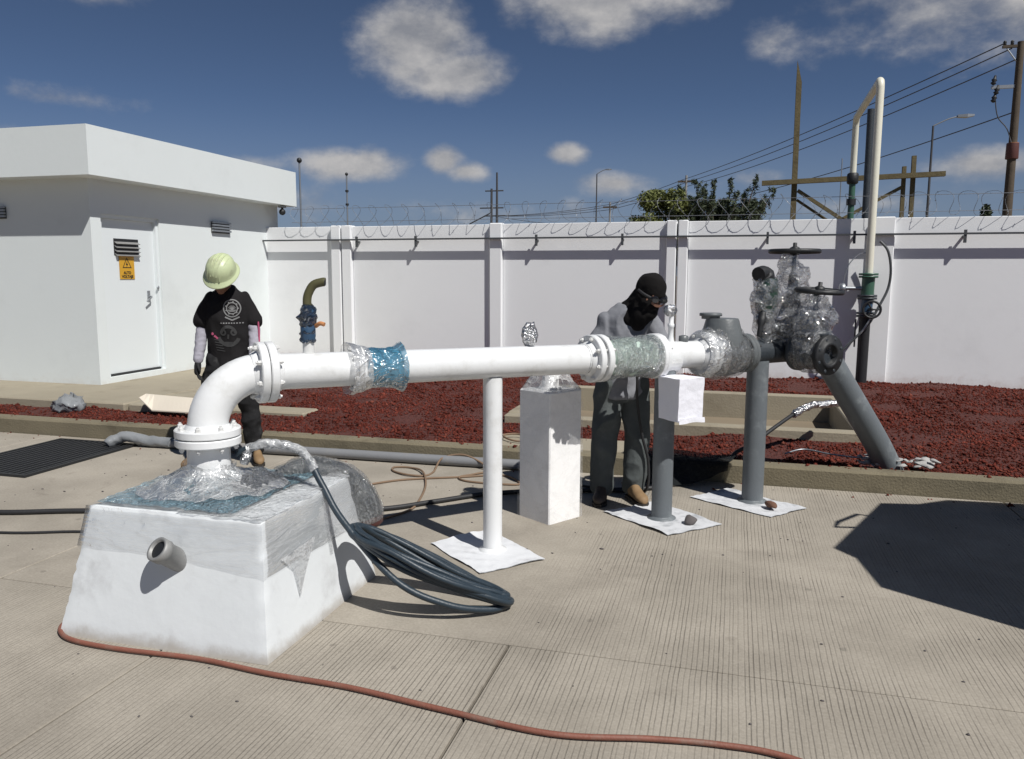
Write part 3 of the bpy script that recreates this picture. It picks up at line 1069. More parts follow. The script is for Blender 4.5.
street_lamp(6.12, 30, 6.6, (.85, .27), 'street lamp with a curved arm left of the utility pole')
street_lamp(-11.85, 70, 10.3, (.9, .35), 'distant thin street lamp left of the trees', .06)

# utility poles and their wires
def utility_pole(x, y, top, label, main=False):
    t = empty('utility_pole', label, 'utility pole', (x, y, -.06))
    MB().tube([(0, 0, 0), (0, 0, top)], [.17, .10] if main else [.10, .08], 10).build('pole', M['pole_wood'] if main else M['pole_grey'], t)
    if main:
        MB().box((-.52, -.05, top - .17), (.5, .05, top - .09)).build('crossarm', M['pole_wood'], t)
        MB().box((-.75, -.05, top - 1.42), (.1, .05, top - 1.32)).build('crossarm', M['steel'], t)
        MB().tube([(-.1, -.02, top - .6), (-.4, -.02, top - .18)], .02, 5).build('brace', M['steel'], t)
        for xx, zz in ((-.46, top - .085), (-.25, top - .085), (.42, top - .085)):
            MB().lathe((xx, 0, zz), (0, 0, 1), [(.03, 0), (.06, .03), (.04, .06), (.06, .09), (.03, .14)], 8).build('insulator', M['black_iron'], t)
        for xx, zz in ((-.72, top - 1.3), (-.62, top - 1.6), (-.68, top - 1.85)):
            MB().lathe((xx, -.03, zz), (.2, 0, 1), [(.03, 0), (.09, .05), (.05, .1), (.09, .15), (.05, .2), (.03, .3)], 8).build('fuse_cutout', M['black_iron'], t)
        MB().tube(bez([(-.62, 0, top - 1.7), (-.5, 0, top - 2.3), (-.2, 0, top - 2.7), (-.05, -.15, top - 3.3)], 5), .018, 5).build('lead_wire', M['wire'], t)
        MB().lathe((0, 0, top - 3.2), (0, 0, 1), [(.17, 0), (.175, .02), (.17, .06)], 10).build('clamp', M['orange'], t)
        MB().lathe((0, 0, top - 3.65), (0, 0, 1), [(.18, 0), (.19, .02), (.18, .5)], 10).build('guard_wrap', M['cap_red'], t)
    else:
        MB().box((-.6, -.06, top - .5), (.6, .06, top - .36)).build('crossarm', M['pole_wood'], t)
    return t


utility_pole(8.5, 30, 9.1, 'tall timber utility pole with crossarm and hanging fuse gear at the right edge', True)
utility_pole(-3.72, 61, 8.9, 'distant pale utility pole in front of the dark tree')
utility_pole(-10.66, 70, 7.9, 'short distant utility pole between the lamp and the trees')


def sag(a, b_, s, n=14):
    a, b_ = Vector(a), Vector(b_)
    return [a.lerp(b_, k / n) - Vector((0, 0, s * 4 * (k / n) * (1 - k / n))) for k in range(n + 1)]


wires = [((8.04, 30, 9.02), (-3.95, 61, 8.55), .25, 'topmost power line from the utility pole crossarm'),
         ((8.25, 30, 8.85), (-3.7, 61, 8.35), .3, 'second power line down from the crossarm'),
         ((8.4, 30, 8.50), (-3.5, 61, 8.1), .35, 'third power line down, below the crossarm'),
         ((8.4, 30, 6.85), (-3.7, 61, 6.6), .4, 'lowest line, meeting the utility pole halfway up')]
for a, b_, s, lab in wires:
    q = MB().tube(sag(a, b_, s), .02, 5)
    e2 = Vector((-10.66, 70, Vector(b_).z - .9))
    q.tube(sag(b_, e2, .1, 6), .022, 5)
    q.tube(sag(e2, (-21.5, 71, 6.9), .2, 6), .022, 5)
    tag(q.build('power_line', M['wire']), lab, 'power line', 'power lines on the utility poles')

# timber frame beyond the wall
tf = empty('timber_frame', 'weathered timber frame with one tall post and a long crossbeam behind the wall', 'frame', (1.0, 16, -.06))
TI = Matrix.Translation((-1.0, -16, .06))


def tp(b, name):
    o = b.build(name, M['wood'], tf)
    o.matrix_parent_inverse = TI
    return o


def beam(a, c, w_, h_):
    a, c = Vector(a), Vector(c)
    t = (c - a).normalized()
    s = t.cross(Vector((0, 1, 0))).normalized() if abs(t.y) < .9 else Vector((1, 0, 0))
    v = Vector((0, 1, 0))
    return MB().loft([[p - s * w_ - v * h_, p + s * w_ - v * h_, p + s * w_ + v * h_, p - s * w_ + v * h_] for p in (a, c)], True, False)


b = beam((1.0, 16, -.1), (.985, 16, 5.1), .047, .05)
b.add([(.938, 15.95, 5.101), (.938, 16.05, 5.101), (1.032, 16.05, 5.101), (1.032, 15.95, 5.101), (.94, 15.97, 5.5), (.945, 16.03, 5.5)],
      [(0, 3, 4), (3, 2, 5, 4), (2, 1, 5), (1, 0, 4, 5)])
tp(b, 'tall_post')
tp(beam((.41, 15.87, 3.315), (3.48, 15.87, 3.40), .042, .055), 'crossbeam')
tp(beam((2.86, 16, -.1), (2.84, 16, 3.56), .032, .04), 'post')
tp(beam((3.02, 16, -.1), (2.99, 16, 3.74), .036, .04), 'post')
tp(beam((1.05, 15.97, 3.18), (2.05, 15.97, 2.5), .03, .04), 'brace')
tp(beam((1.05, 16.1, 3.02), (1.8, 16.1, 2.5), .022, .03), 'brace')
tp(beam((2.82, 15.97, 3.2), (1.85, 15.97, 2.65), .03, .04), 'brace')


# ------------------------------------------------------------------ trees
def leaf_cloud(b, spots, n, size, rnd, elong=1.0):
    vs, fs = [], []
    for _ in range(n):
        c, r = spots[rnd.randrange(len(spots))]
        d = Vector((rnd.gauss(0, 1), rnd.gauss(0, 1), rnd.gauss(0, 1)))
        d = d.normalized() * (rnd.random() ** .45)
        p = Vector(c) + Vector((d.x * r[0], d.y * r[1], d.z * r[2]))
        u = Vector((rnd.uniform(-1, 1), rnd.uniform(-1, 1), rnd.uniform(-.4, 1))).normalized()
        v = u.cross(Vector((rnd.uniform(-1, 1), rnd.uniform(-1, 1), rnd.uniform(-1, 1)))).normalized()
        s = size * rnd.uniform(.6, 1.4)
        o = len(vs)
        vs += [p - u * s * elong, p + v * s * .45, p + u * s * elong, p - v * s * .45]
        fs.append((o, o + 1, o + 2, o + 3))
    b.add(vs, fs)


def round_tree():
    rnd = random.Random(2)
    t = empty('tree', 'round yellow green tree behind the wall, left of the dark feathery tree', 'tree', (-2.35, 26, -.06))
    MB().tube([(0, 0, 0), (.05, 0, 1.0), (.1, .05, 1.9)], [.2, .15, .1], 8).build('trunk', M['bark'], t)
    for k in range(5):
        a = k * 1.25
        MB().tube([(.1, .05, 1.7), (.1 + .4 * cos(a), .05 + .4 * sin(a), 2.5), (.1 + .75 * cos(a), .7 * sin(a), 3.3)], [.07, .045, .02], 6).build('limb', M['bark'], t)
    spots = []
    for k in range(38):
        a, e = rnd.uniform(0, 2 * pi), rnd.uniform(-.7, 1.0)
        rr = sqrt(max(0, 1 - e * e * .8)) * rnd.uniform(.5, 1)
        spots.append(((.05 + cos(a) * rr * .95, sin(a) * rr * .95, 3.0 + e * 1.2), (.34, .34, .28)))
    b = MB()
    leaf_cloud(b, spots, 14000, .05, rnd, 1.2)
    b.build('crown', M['leaf_yellow'], t)


def feather_tree():
    rnd = random.Random(11)
    t = empty('tree', 'dark feathery tree with upright spreading branches behind the wall', 'tree', (-.55, 26, -.06))
    MB().tube([(0, 0, 0), (0, 0, 1.2), (-.1, 0, 2.0)], [.22, .17, .12], 8).build('trunk', M['bark'], t)
    b = MB()
    tips = [(-1.15, 4.25, .2), (-.75, 4.45, .4), (-.2, 4.4, .3), (.3, 4.35, -.3), (.75, 4.05, 0), (1.02, 4.45, .2), (1.5, 4.1, .1), (-.45, 4.2, -.2)]
    for k in range(76):
        x = rnd.uniform(-1.35, 1.25)
        tips.append((x, rnd.uniform(2.9, 4.0) - .25 * max(0, x - .4), rnd.uniform(-.7, .7)))
    spots = []
    for x, z, y in tips:
        p0, p1, p2 = Vector((x * .15, y * .2, 1.6)), Vector((x * .55, y * .7, 1.6 + (z - 1.6) * .45)), Vector((x, y, z))
        pts = bez([p0, p1, p2], 5)
        MB().tube(pts, [.05 * (1 - i / len(pts)) + .008 for i in range(len(pts))], 5).build('limb', M['bark'], t)
        for i, p in enumerate(bez([p0, p1, p2 + (p2 - p1) * .12], 12)):
            f = i / 24
            if f < .3:
                continue
            r = .30 * (1.05 - f) + .05
            for _ in range(2):
                q = p + Vector((rnd.gauss(0, .6) * r, rnd.gauss(0, .6) * r, rnd.gauss(0, .5) * r))
                spots.append((q, (r * .75, r * .75, r * 1.3)))
    leaf_cloud(b, spots, 60000, .031, rnd, 2.2)
    b.build('crown', M['leaf_dark'], t)


round_tree()
feather_tree()
t = empty('bush', 'tip of a small dark bush over the wall left of the utility pole', 'bush', (5.15, 20, -.06))
MB().tube([(0, 0, 0), (0, 0, 2.6)], [.08, .03], 6).build('stem', M['bark'], t)
b = MB()
leaf_cloud(b, [((0, 0, 2.5), (.3, .3, .5)), ((.1, 0, 2.95), (.12, .12, .3)), ((-.2, 0, 2.6), (.2, .2, .3))], 1500, .05, random.Random(4))
b.build('crown', M['leaf_dark'], t)

# ================================================================== PIPELINE
pl = empty('pipeline', 'long white bolted pipeline rising from the concrete block and running across the yard', 'pipeline', tuple(PL(0, 0, 0)))
PLI = Matrix.Translation(-PL(0, 0, 0))
RP = .090


def pp(b, name, mat, parent=None):
    o = b.build(name, mat, parent or pl)
    if parent is None:
        o.matrix_parent_inverse = PLI
    return o


# hex bolts with nuts, one mesh per grip length, shared by every flange
BOLTS = {}


def bolt_mesh(mat, grip, r=.0125):
    key = (mat.name, round(grip, 3))
    if key not in BOLTS:
        b = MB()
        h = grip / 2
        b.lathe((0, 0, -h - .024), (0, 0, 1), [(.007, 0), (.007, grip + .048)], 6)
        for sg_ in (-1, 1):
            b.lathe((0, 0, sg_ * h), (0, 0, sg_), [(r * 1.25, -.001), (r * 1.25, .003), (r, .0035), (r, .015), (r * .85, .017)], 6)
        o = b.build('bolt', mat)
        fix_normals(o)
        BOLTS[key] = o.data
        o.data.polygons.foreach_set('use_smooth', [False] * len(o.data.polygons))
        bpy.data.objects.remove(o)
    return BOLTS[key]


BOLT_W, BOLT_D = M['white_bolt'], M['black_iron']


def flange_pair(parent, inv, c, axis, r, mat, gap=.034, th=.026, bolts=8, bolt=BOLT_W, rin=RP, both=True, hub=.03, phase=.39):
    """two bolted discs with raised necks; bolts are sub-parts"""
    c, ax = Vector(c), Vector(axis).normalized()
    prof = lambda sgn: [(rin + .003, sgn * (gap / 2 + th + hub)), (rin + .016, sgn * (gap / 2 + th + hub * .25)), (rin + .018, sgn * (gap / 2 + th)),
                        (r - .005, sgn * (gap / 2 + th)), (r, sgn * (gap / 2 + th - .005)), (r, sgn * (gap / 2 - .008)), (r - .005, sgn * (gap / 2 - .013)),
                        (r * .74, sgn * (gap / 2 - .013)), (r * .73, sgn * .003), (rin * .9, sgn * .002)]
    out = []
    for sgn in ((1, -1) if both else (1,)):
        p = prof(sgn)
        if sgn > 0:
            p = p[::-1]
        o = MB().lathe(c, ax, p, 32, False)
        f = o.build('flange', mat, parent, 40)
        fix_normals(f)
        f.matrix_parent_inverse = inv
        out.append(f)
    ref = Vector((0, 0, 1)) if abs(ax.z) < .9 else Vector((1, 0, 0))
    u = ax.cross(ref).normalized()
    v = ax.cross(u)
    q = ax.to_track_quat('Z', 'Y')
    for k in range(bolts):
        a = 2 * pi * (k + phase) / bolts
        p = c + (u * cos(a) + v * sin(a)) * (r * .86)
        o = bpy.data.objects.new('bolt', bolt_mesh(bolt, gap + 2 * th))
        COL.objects.link(o)
        o.parent = out[0]
        o.location = p
        o.rotation_euler = (q @ Matrix.Rotation(k * .5, 3, 'Z').to_quaternion()).to_euler()
    return out


SE = -.105            # s of the riser axis
ZR = .868             # top of the riser flange pair
RB = .265             # bend radius
zc = axis_z(.16) - RB
pts = [PL(SE, 0, ZR - .01)] + [PL(SE + RB - RB * cos(a), 0, zc + RB * sin(a)) for a in [i * pi / 2 / 14 for i in range(15)]]
pp(MB().tube(pts, [RP + .004] * 2 + [RP + .004] * (len(pts) - 2), 32, False), 'elbow', M['white_pipe'])
e1 = PL(SE + RB, 0, axis_z(.16))
flange_pair(pl, PLI, PL(SE, 0, ZR - .025), (0, 0, 1), .153, M['white_pipe'], gap=.03, th=.026, hub=.02)
flange_pair(pl, PLI, PL(.175, 0, axis_z(.17)), PA, .152, M['white_pipe'], gap=.03, th=.027)
pp(MB().lathe(PL(SE, 0, .50), (0, 0, 1), [(.1, 0), (.1, .335)], 32), 'neck', M['white_pipe'])
pp(MB().tube([PL(.2, 0, axis_z(.2)), PL(2.12, 0, axis_z(2.12))], RP, 36), 'pipe', M['white_pipe'])
def weld(s, r=RP):
    c_ = PL(s, 0, axis_z(s))
    ring = [c_ + (PB * cos(2 * pi * k / 60) + Vector((0, 0, 1)) * sin(2 * pi * k / 60)) * (r + .0015 * sin(k * 2.3)) for k in range(60)]
    return pp(MB().tube(ring, .0055, 6, closed=True), 'weld_bead', M['white_pipe'])


for s_w in (.245, 2.08, 2.70, 3.0):
    weld(s_w)
# spool joint under the blue film
flange_pair(pl, PLI, PL(.645, 0, axis_z(.645)), PA, .122, M['white_pipe'], gap=.012, th=.014, bolts=6, hub=.01)
flange_pair(pl, PLI, PL(2.17, 0, axis_z(2.17)), PA, .148, M['white_pipe'], gap=.045, th=.028)
flange_pair(pl, PLI, PL(2.64, 0, axis_z(2.64)), PA, .146, M['white_pipe'], gap=.02, th=.02, bolts=8)
pp(MB().tube([PL(2.23, 0, axis_z(2.2)), PL(2.34, 0, axis_z(2.3)), PL(2.43, 0, axis_z(2.4)), PL(2.52, 0, axis_z(2.5)), PL(2.62, 0, axis_z(2.6))],
             [.095, .115, .125, .115, .095], 28), 'meter_body', M['pale_meter'])
pp(MB().tube([PL(2.66, 0, axis_z(2.65)), PL(3.08, 0, axis_z(3.08))], RP, 36), 'pipe', M['white_pipe'])
flange_pair(pl, PLI, PL(3.07, 0, axis_z(3.07)), PA, .150, M['white_pipe'], gap=.03, th=.03)
# white nipple for the purge valve
zt = axis_z(.395) + RP
pp(MB().lathe(PL(.395, 0, zt - .02), (0, 0, 1), [(.036, 0), (.031, .015), (.029, .03), (.029, .085)], 16), 'nipple', M['white_pipe'])
# gauge stem near the second worker
zt2 = axis_z(2.77) + RP
pp(MB().lathe(PL(2.77, 0, zt2 - .01), (0, 0, 1), [(.028, 0), (.022, .02), (.017, .05), (.017, .10), (.022, .105), (.022, .125), (.013, .13), (.013, .17)], 12), 'gauge_stem', M['white_pipe'])
b = MB().lathe(PL(2.77, -.018, axis_z(2.77) + .292), PB, [(.02, -.02), (.034, -.018), (.040, 0), (.040, .025), (.034, .034), (.01, .036)], 18)
b.displace(.006, 60, 2)
pp(b, 'gauge', M['foil'])
pp(MB().lathe(PL(2.88, 0, axis_z(2.9) + RP - .01), (0, 0, 1), [(.03, 0), (.032, .02), (.03, .045), (.012, .05)], 12), 'plug', M['grey_valve'])
# purge valve with hooked outlet, wrapped in a navy bag
hv = empty('purge_valve', 'ball valve in a navy plastic bag with a hooked olive outlet', 'valve', tuple(PL(.395, 0, zt + .065)))
HI = Matrix.Translation(-PL(.395, 0, zt + .065))


def hp(b, name, mat):
    o = b.build(name, mat, hv)
    o.matrix_parent_inverse = HI
    return o


hz = zt + .065
hp(MB().lathe(PL(.395, 0, hz), (0, 0, 1), [(.034, .0), (.038, .02), (.038, .07), (.028, .09), (.035, .1), (.035, .15), (.024, .17)], 14), 'valve_body', M['blue_paint'])
R_ = cam_right = Vector((cos(YAW), sin(YAW), 0))
h0 = PL(.395, 0, hz + .155)
hp(MB().tube(bez([h0, h0 + Vector((0, 0, .05)), h0 + R_ * .010 + Vector((0, 0, .085)), h0 + R_ * .035 + Vector((0, 0, .122)), h0 + R_ * .078 + Vector((0, 0, .136)), h0 + R_ * .092 + Vector((0, 0, .136))], 5),
             [.022] * 26, 14), 'outlet', M['olive'])
hp(MB().cyl(h0 + R_ * .0915 + Vector((0, 0, .136)), h0 + R_ * .0935 + Vector((0, 0, .136)), .018), 'bore', M['black_iron'])
hp(MB().tube(bez([PL(.395, 0, hz + .07) + R_ * .04, PL(.395, .02, hz + .085) + R_ * .055, PL(.395, .03, hz + .08) + R_ * .075], 4), .011, 8), 'handle', M['orange'])
b = MB()
rings = []
for k in range(22):
    f = k / 21
    r = .034 + .013 * max(0, sin((f - .45) * 2.2 * pi)) * (f > .45) + .004 * sin(f * 30)
    rings.append([PL(.395, 0, hz - .012 + f * .19) + Vector((cos(a), sin(a), 0)) * r * (1 + .0 * a) for a in [2 * pi * i / 28 for i in range(28)]])
b.loft(rings, False)
b.displace(.015, 38, 4)
hp(b, 'bag', M['film_navy'])

# foil-wrapped air valve
av = empty('air_valve', 'little foil-wrapped air valve standing on top of the white pipe mid span', 'valve', tuple(PL(1.70, 0, axis_z(1.7) + RP - .004)))
MB().lathe((0, 0, 0), (0, 0, 1), [(.022, 0), (.022, .03), (.03, .035)], 12).build('nipple', M['white_pipe'], av)
b = MB().lathe((0, 0, .012), (0, 0, 1), [(.026, 0), (.042, .02), (.046, .05), (.04, .085), (.034, .11), (.02, .128), (.004, .13)], 22)
b.displace(.018, 45, 1)
b.build('foil_wrap', M['foil'], av)


# wraps lying over the line
def wrap_around(name, label, s0, s1, prof, mat, seed, amp=.008, freq=26, n=48, m_=26, aniso=(1, 1, 1), cat='plastic wrap'):
    b = MB()
    rings = []
    for k in range(m_ + 1):
        f = k / m_
        s = s0 + (s1 - s0) * f
        c = PL(s, 0, axis_z(s))
        r = np.interp(f, [p[0] for p in prof], [p[1] for p in prof])
        ring = []
        for i in range(n):
            a = 2 * pi * i / n
            wr = 1 + .02 * sin(a * 7 + seed + f * 4) * sin(f * 9 + seed)
            ring.append(c + (PB * cos(a) + Vector((0, 0, 1)) * sin(a)) * r * wr)
        rings.append(ring)
    b.loft(rings, False)
    b.displace(amp, freq, seed, aniso)
    o = b.build(name, mat)
    return tag(o, label, cat)


wrap_around('blue_wrap', 'blue plastic film bound round the pipe joint left of the middle', .675, .885,
            [(0, .113), (.12, .108), (.5, .103), (.85, .110), (1, .134)], M['film_blue'], 3, .010, 30)
wrap_around('clear_wrap', 'clear whitish film flaring over the flange beside the blue wrap', .59, .70,
            [(0, .138), (.3, .134), (.6, .124), (1, .112)], M['film_milky'], 5, .008, 24)
wrap_around('green_wrap', 'greenish clear film stretched over the meter in front of the second worker', 2.235, 2.63,
            [(0, .143), (.12, .139), (.4, .127), (.6, .126), (.88, .137), (1, .142)], M['film_green'], 7, .009, 22)
wrap_around('smoky_wrap', 'hazy white film over the flange against the grey check valve', 3.0, 3.16,
            [(0, .135), (.25, .16), (.7, .163), (1, .165)], M['film_milky'], 2, .008, 24)

# ------------------------------------------------------------------ check valve
cvp = PL(3.33, 0, 0)
cv = empty('check_valve', 'bulky grey swing check valve wrapped in smoky film, right end of the white pipe', 'valve', tuple(cvp))
CVI = Matrix.Translation(-cvp)


def cvpart(b, name, mat):
    o = b.build(name, mat, cv)
    o.matrix_parent_inverse = CVI
    return o


z_ = axis_z(3.3)
cvpart(MB().tube([PL(3.10, 0, z_), PL(3.14, 0, z_), PL(3.19, 0, z_), PL(3.25, 0, z_), PL(3.31, 0, z_), PL(3.37, 0, z_), PL(3.40, 0, z_)],
                 [.15, .15, .152, .158, .150, .125, .11], 32), 'valve_body', M['grey_valve'])


def prism4(s0, s1, b0, b1, z0, z1, ins):
    q = MB()
    lo = [PL(s0, b0, z0), PL(s1, b0, z0), PL(s1, b1, z0), PL(s0, b1, z0)]
    hi = [PL(s0 + ins, b0 + ins, z1), PL(s1 - ins, b0 + ins, z1), PL(s1 - ins, b1 - ins, z1), PL(s0 + ins, b1 - ins, z1)]
    return q.add(lo + hi, [(3, 2, 1, 0), (4, 5, 6, 7), (0, 1, 5, 4), (1, 2, 6, 5), (2, 3, 7, 6), (3, 0, 4, 7)])


b = MB()
nb = 24
rings = []
for zz, rr in ((1.08, .165), (1.16, .17), (1.25, .148), (1.315, .128), (1.33, .12)):
    rings.append([PL(3.22 + cos(2 * pi * i / nb) * rr * .85, sin(2 * pi * i / nb) * rr * .9, zz) for i in range(nb)])
b.loft(rings)
cvpart(b, 'bonnet', M['grey_valve'])
cvpart(MB().lathe(PL(3.17, -.06, 1.335), (0, 0, 1), [(.062, -.01), (.062, .008), (.076, .01), (.076, .026), (.07, .03)], 22), 'cover', M['grey_valve'])
b = MB()
rings = []
for k in range(25):
    f = k / 24
    s = 3.09 + f * .335
    r = np.interp(f, [0, .15, .45, .75, 1], [.163, .172, .174, .160, .115])
    zt_ = np.interp(f, [0, .12, .3, .68, .8, 1], [0, .05, .05, .045, .02, 0])
    ring = []
    for i in range(44):
        a = 2 * pi * i / 44
        zz = sin(a)
        q = r * (1 + .018 * sin(a * 9 + f * 7))
        ring.append(PL(s, cos(a) * q * (1 - .2 * max(0, zz) * (zt_ > 0)), z_ + zz * q + max(0, zz) ** 2 * zt_))
    rings.append(ring)
b.loft(rings, False)
b.displace(.008, 24, 9)
cvpart(b, 'film', M['film_dark'])

# ------------------------------------------------------------------ dark valve cluster at the end of the line
vc = empty('dark_pipe_end', 'dark grey pipe end with tee joint and slanting leg going into the red gravel', 'pipe', tuple(PL(3.9, 0, 0)))
VI = Matrix.Translation(-PL(3.9, 0, 0))


def vp(b, name, mat, root=None, inv=None):
    o = b.build(name, mat, root or vc)
    o.matrix_parent_inverse = inv or VI
    return o


ze = 1.085
vp(MB().tube([PL(3.40, 0, ze), PL(4.16, 0, ze)], .084, 28), 'pipe', M['dark_iron'])
flange_pair(vc, VI, PL(3.43, 0, ze), PA, .135, M['grey_valve'], gap=.02, th=.022, bolt=BOLT_D, rin=.088)
# brace runs from the elbow down into the bed
pb = [PL(4.08, 0, ze), PL(4.19, .01, ze - .01), PL(4.27, .02, ze - .07), PL(4.34, .03, ze - .17), PL(4.80, .10, .32), PL(5.02, .13, -.02)]
vp(MB().tube(bez(pb, 5), .098, 28), 'slanting_leg', M['grey_pipe'])
vp(MB().tube([PL(3.83, 0, ze), PL(3.83, .14, ze)], .082, 24), 'branch', M['dark_iron'])
b = MB()
b.lathe(PL(3.83, .09, ze), PB, [(.085, 0), (.12, .03), (.13, .09), (.12, .15), (.09, .19)], 22)


# open gate valve with the flange that faces us
gv = empty('open_gate_valve', 'gate valve with an open black flange facing out and film round its stem', 'valve', tuple(PL(3.83, .26, 0)))
GI = Matrix.Translation(-PL(3.83, .26, 0))
vp(MB().lathe(PL(3.83, .12, ze), PB, [(.084, 0), (.13, .002), (.13, .03), (.09, .035), (.105, .07), (.115, .12), (.105, .17), (.085, .2), (.085, .24)], 28), 'valve_body', M['dark_iron'], gv, GI)
fl = MB().lathe(PL(3.83, .36, ze), PB, [(.085, -.01), (.133, 0), (.138, .004), (.138, .034), (.133, .039), (.092, .040), (.090, .045), (.070, .045), (.066, .042), (.064, -.12), (.01, -.12)], 32, False)
flo = fix_normals(vp(fl, 'open_flange', M['black_iron'], gv, GI))
for k in range(8):
    a = 2 * pi * (k + .5) / 8
    q = PB.to_track_quat('Z', 'Y')
    o = bpy.data.objects.new('bolt_hole', bpy.data.meshes['hole_disc'] if 'hole_disc' in bpy.data.meshes else MB().lathe((0, 0, 0), (0, 0, 1), [(.011, 0), (.011, .002), (.008, .003)], 10).build('hole_disc', M['dark_iron']).data)
    if 'hole_disc' in bpy.data.objects:
        bpy.data.objects.remove(bpy.data.objects['hole_disc'])
    COL.objects.link(o)
    o.parent = flo
    u_ = Vector((0, 0, 1)).cross(PB)
    o.location = PL(3.83, .399, ze) + (u_ * cos(a) + Vector((0, 0, 1)) * sin(a)) * .115
    o.rotation_euler = q.to_euler()


def handwheel(c, R, root, inv, tilt=(0, 0, 1)):
    c, t = Vector(c), Vector(tilt).normalized()
    ref = Vector((1, 0, 0))
    u = (ref - t * ref.dot(t)).normalized()
    v = t.cross(u)
    ring = [c + (u * cos(2 * pi * k / 32) + v * sin(2 * pi * k / 32)) * R for k in range(32)]
    b = MB().tube(ring, .017, 10, closed=True)
    for k in range(4):
        a = k * pi / 2 + .3
        b.tube([c + t * .006, c + (u * cos(a) + v * sin(a)) * R], .012, 8)
    b.lathe(c - t * .025, t, [(.03, 0), (.034, .01), (.034, .05), (.02, .058), (.014, .06), (.014, .085), (.004, .087)], 12)
    o = b.build('handwheel', M['black_iron'], root)
    o.matrix_parent_inverse = inv
    return o


gvc = .255
zw2 = 1.515
vp(MB().lathe(PL(3.83, gvc, ze + .08), (0, 0, 1), [(.085, 0), (.085, .04), (.115, .042), (.115, .075), (.08, .08), (.055, .15), (.03, .2), (.016, .21), (.016, .36)], 22), 'bonnet', M['dark_iron'], gv, GI)
handwheel(PL(3.85, gvc + .01, zw2), .148, gv, GI, (.06, -.05, 1))
# tall gate valve with the higher wheel
tv = empty('tall_gate_valve', 'taller gate valve with the highest black handwheel, wrapped in crumpled film', 'valve', tuple(PL(3.90, -.02, 0)))
TVI = Matrix.Translation(-PL(3.90, -.02, 0))
vp(MB().lathe(PL(3.9, -.01, ze + .02), (0, 0, 1), [(.10, 0), (.11, .05), (.10, .1), (.125, .11), (.125, .15), (.1, .16), (.09, .24), (.06, .34), (.035, .45), (.03, .52), (.016, .54), (.016, .70)], 24), 'bonnet', M['dark_iron'], tv, TVI)
handwheel(PL(3.89, 0, 1.79), .165, tv, TVI)


def bag(profile, seed, amp, freq, mat, root, inv, name='film', n=40, lean=(0, 0)):
    """profile rings (centre s, b, z, radius s, radius b)"""
    b = MB()
    P = [Vector(p) for p in [(q[0], q[1], q[2]) for q in profile]]
    rings = []
    K = 26
    for k in range(K + 1):
        f = k / K * (len(profile) - 1)
        i = min(int(f), len(profile) - 2)
        t = f - i
        q = [profile[i][j] * (1 - t) + profile[i + 1][j] * t for j in range(5)]
        rings.append([PL(q[0] + cos(2 * pi * a / n) * q[3], q[1] + sin(2 * pi * a / n) * q[4], q[2]) for a in range(n)])
    b.loft(rings, False)
    b.displace(amp, freq, seed)
    b.displace(amp * .5, freq * 2.6, seed + 3)
    return vp(b, name, mat, root, inv)


M['film_crisp'] = film('crisp_crumpled_film', (.6, .61, .63), (.08, .88), .06, 16, bump=1.0, spec=1.0)
bag([(3.88, .0, 1.16, .17, .14), (3.9, .0, 1.28, .18, .15), (3.9, 0, 1.4, .15, .12), (3.88, 0, 1.55, .13, .11), (3.87, 0, 1.68, .11, .1), (3.88, 0, 1.75, .06, .06)], 3, .045, 11, M['film_crisp'], tv, TVI)
bag([(3.83, gvc, 1.08, .15, .12), (3.83, gvc, 1.2, .13, .11), (3.83, gvc, 1.3, .15, .12), (3.84, gvc, 1.4, .12, .1), (3.85, gvc, 1.47, .06, .06), (3.85, gvc, 1.49, .04, .04)], 8, .04, 12, M['film_crisp'], gv, GI)
b = MB()
rings = []
for k in range(14):
    f = k / 13
    r = np.interp(f, [0, .3, .7, 1], [.10, .135, .135, .125])
    rings.append([PL(3.83, .1 + f * .25, ze) + (PA * cos(2 * pi * i / 36) + Vector((0, 0, 1)) * sin(2 * pi * i / 36)) * r for i in range(36)])
b.loft(rings, False)
b.displace(.012, 22, 6)
vp(b, 'film', M['film_dark'], gv, GI)

# wrapped relief valve standing left of the tall valve
rv = empty('relief_valve', 'slim relief valve with a dark cap wrapped in film, between check valve and tall valve', 'valve', tuple(PL(3.62, 0, 1.16)))
RI = Matrix.Translation(-PL(3.62, 0, 1.16))
vp(MB().lathe(PL(3.62, 0, 1.15), (0, 0, 1), [(.045, 0), (.045, .14), (.06, .15), (.06, .19), (.045, .2)], 16), 'stem', M['grey_valve'], rv, RI)
vp(MB().lathe(PL(3.62, .0, 1.35), (.05, 0, 1), [(.055, 0), (.075, .05), (.078, .13), (.07, .22), (.06, .25)], 18), 'bonnet', M['dark_green'], rv, RI)
vp(MB().tube(bez([PL(3.62, 0, 1.58), PL(3.61, 0, 1.625), PL(3.58, .0, 1.635), PL(3.53, .01, 1.625)], 4), [.06] * 5 + [.052] * 8, 14), 'cap', M['black_iron'], rv, RI)
vp(MB().tube(bez([PL(3.57, .03, 1.36), PL(3.53, .05, 1.27), PL(3.52, .05, 1.2)], 4), [.03] * 4 + [.018] * 5, 10), 'lever', M['black_iron'], rv, RI)
bag([(3.62, 0, 1.14, .055, .055), (3.61, .01, 1.25, .075, .07), (3.62, 0, 1.35, .09, .08), (3.62, 0, 1.48, .10, .09), (3.62, 0, 1.6, .085, .08)], 5, .025, 16, M['film_crisp'], rv, RI)
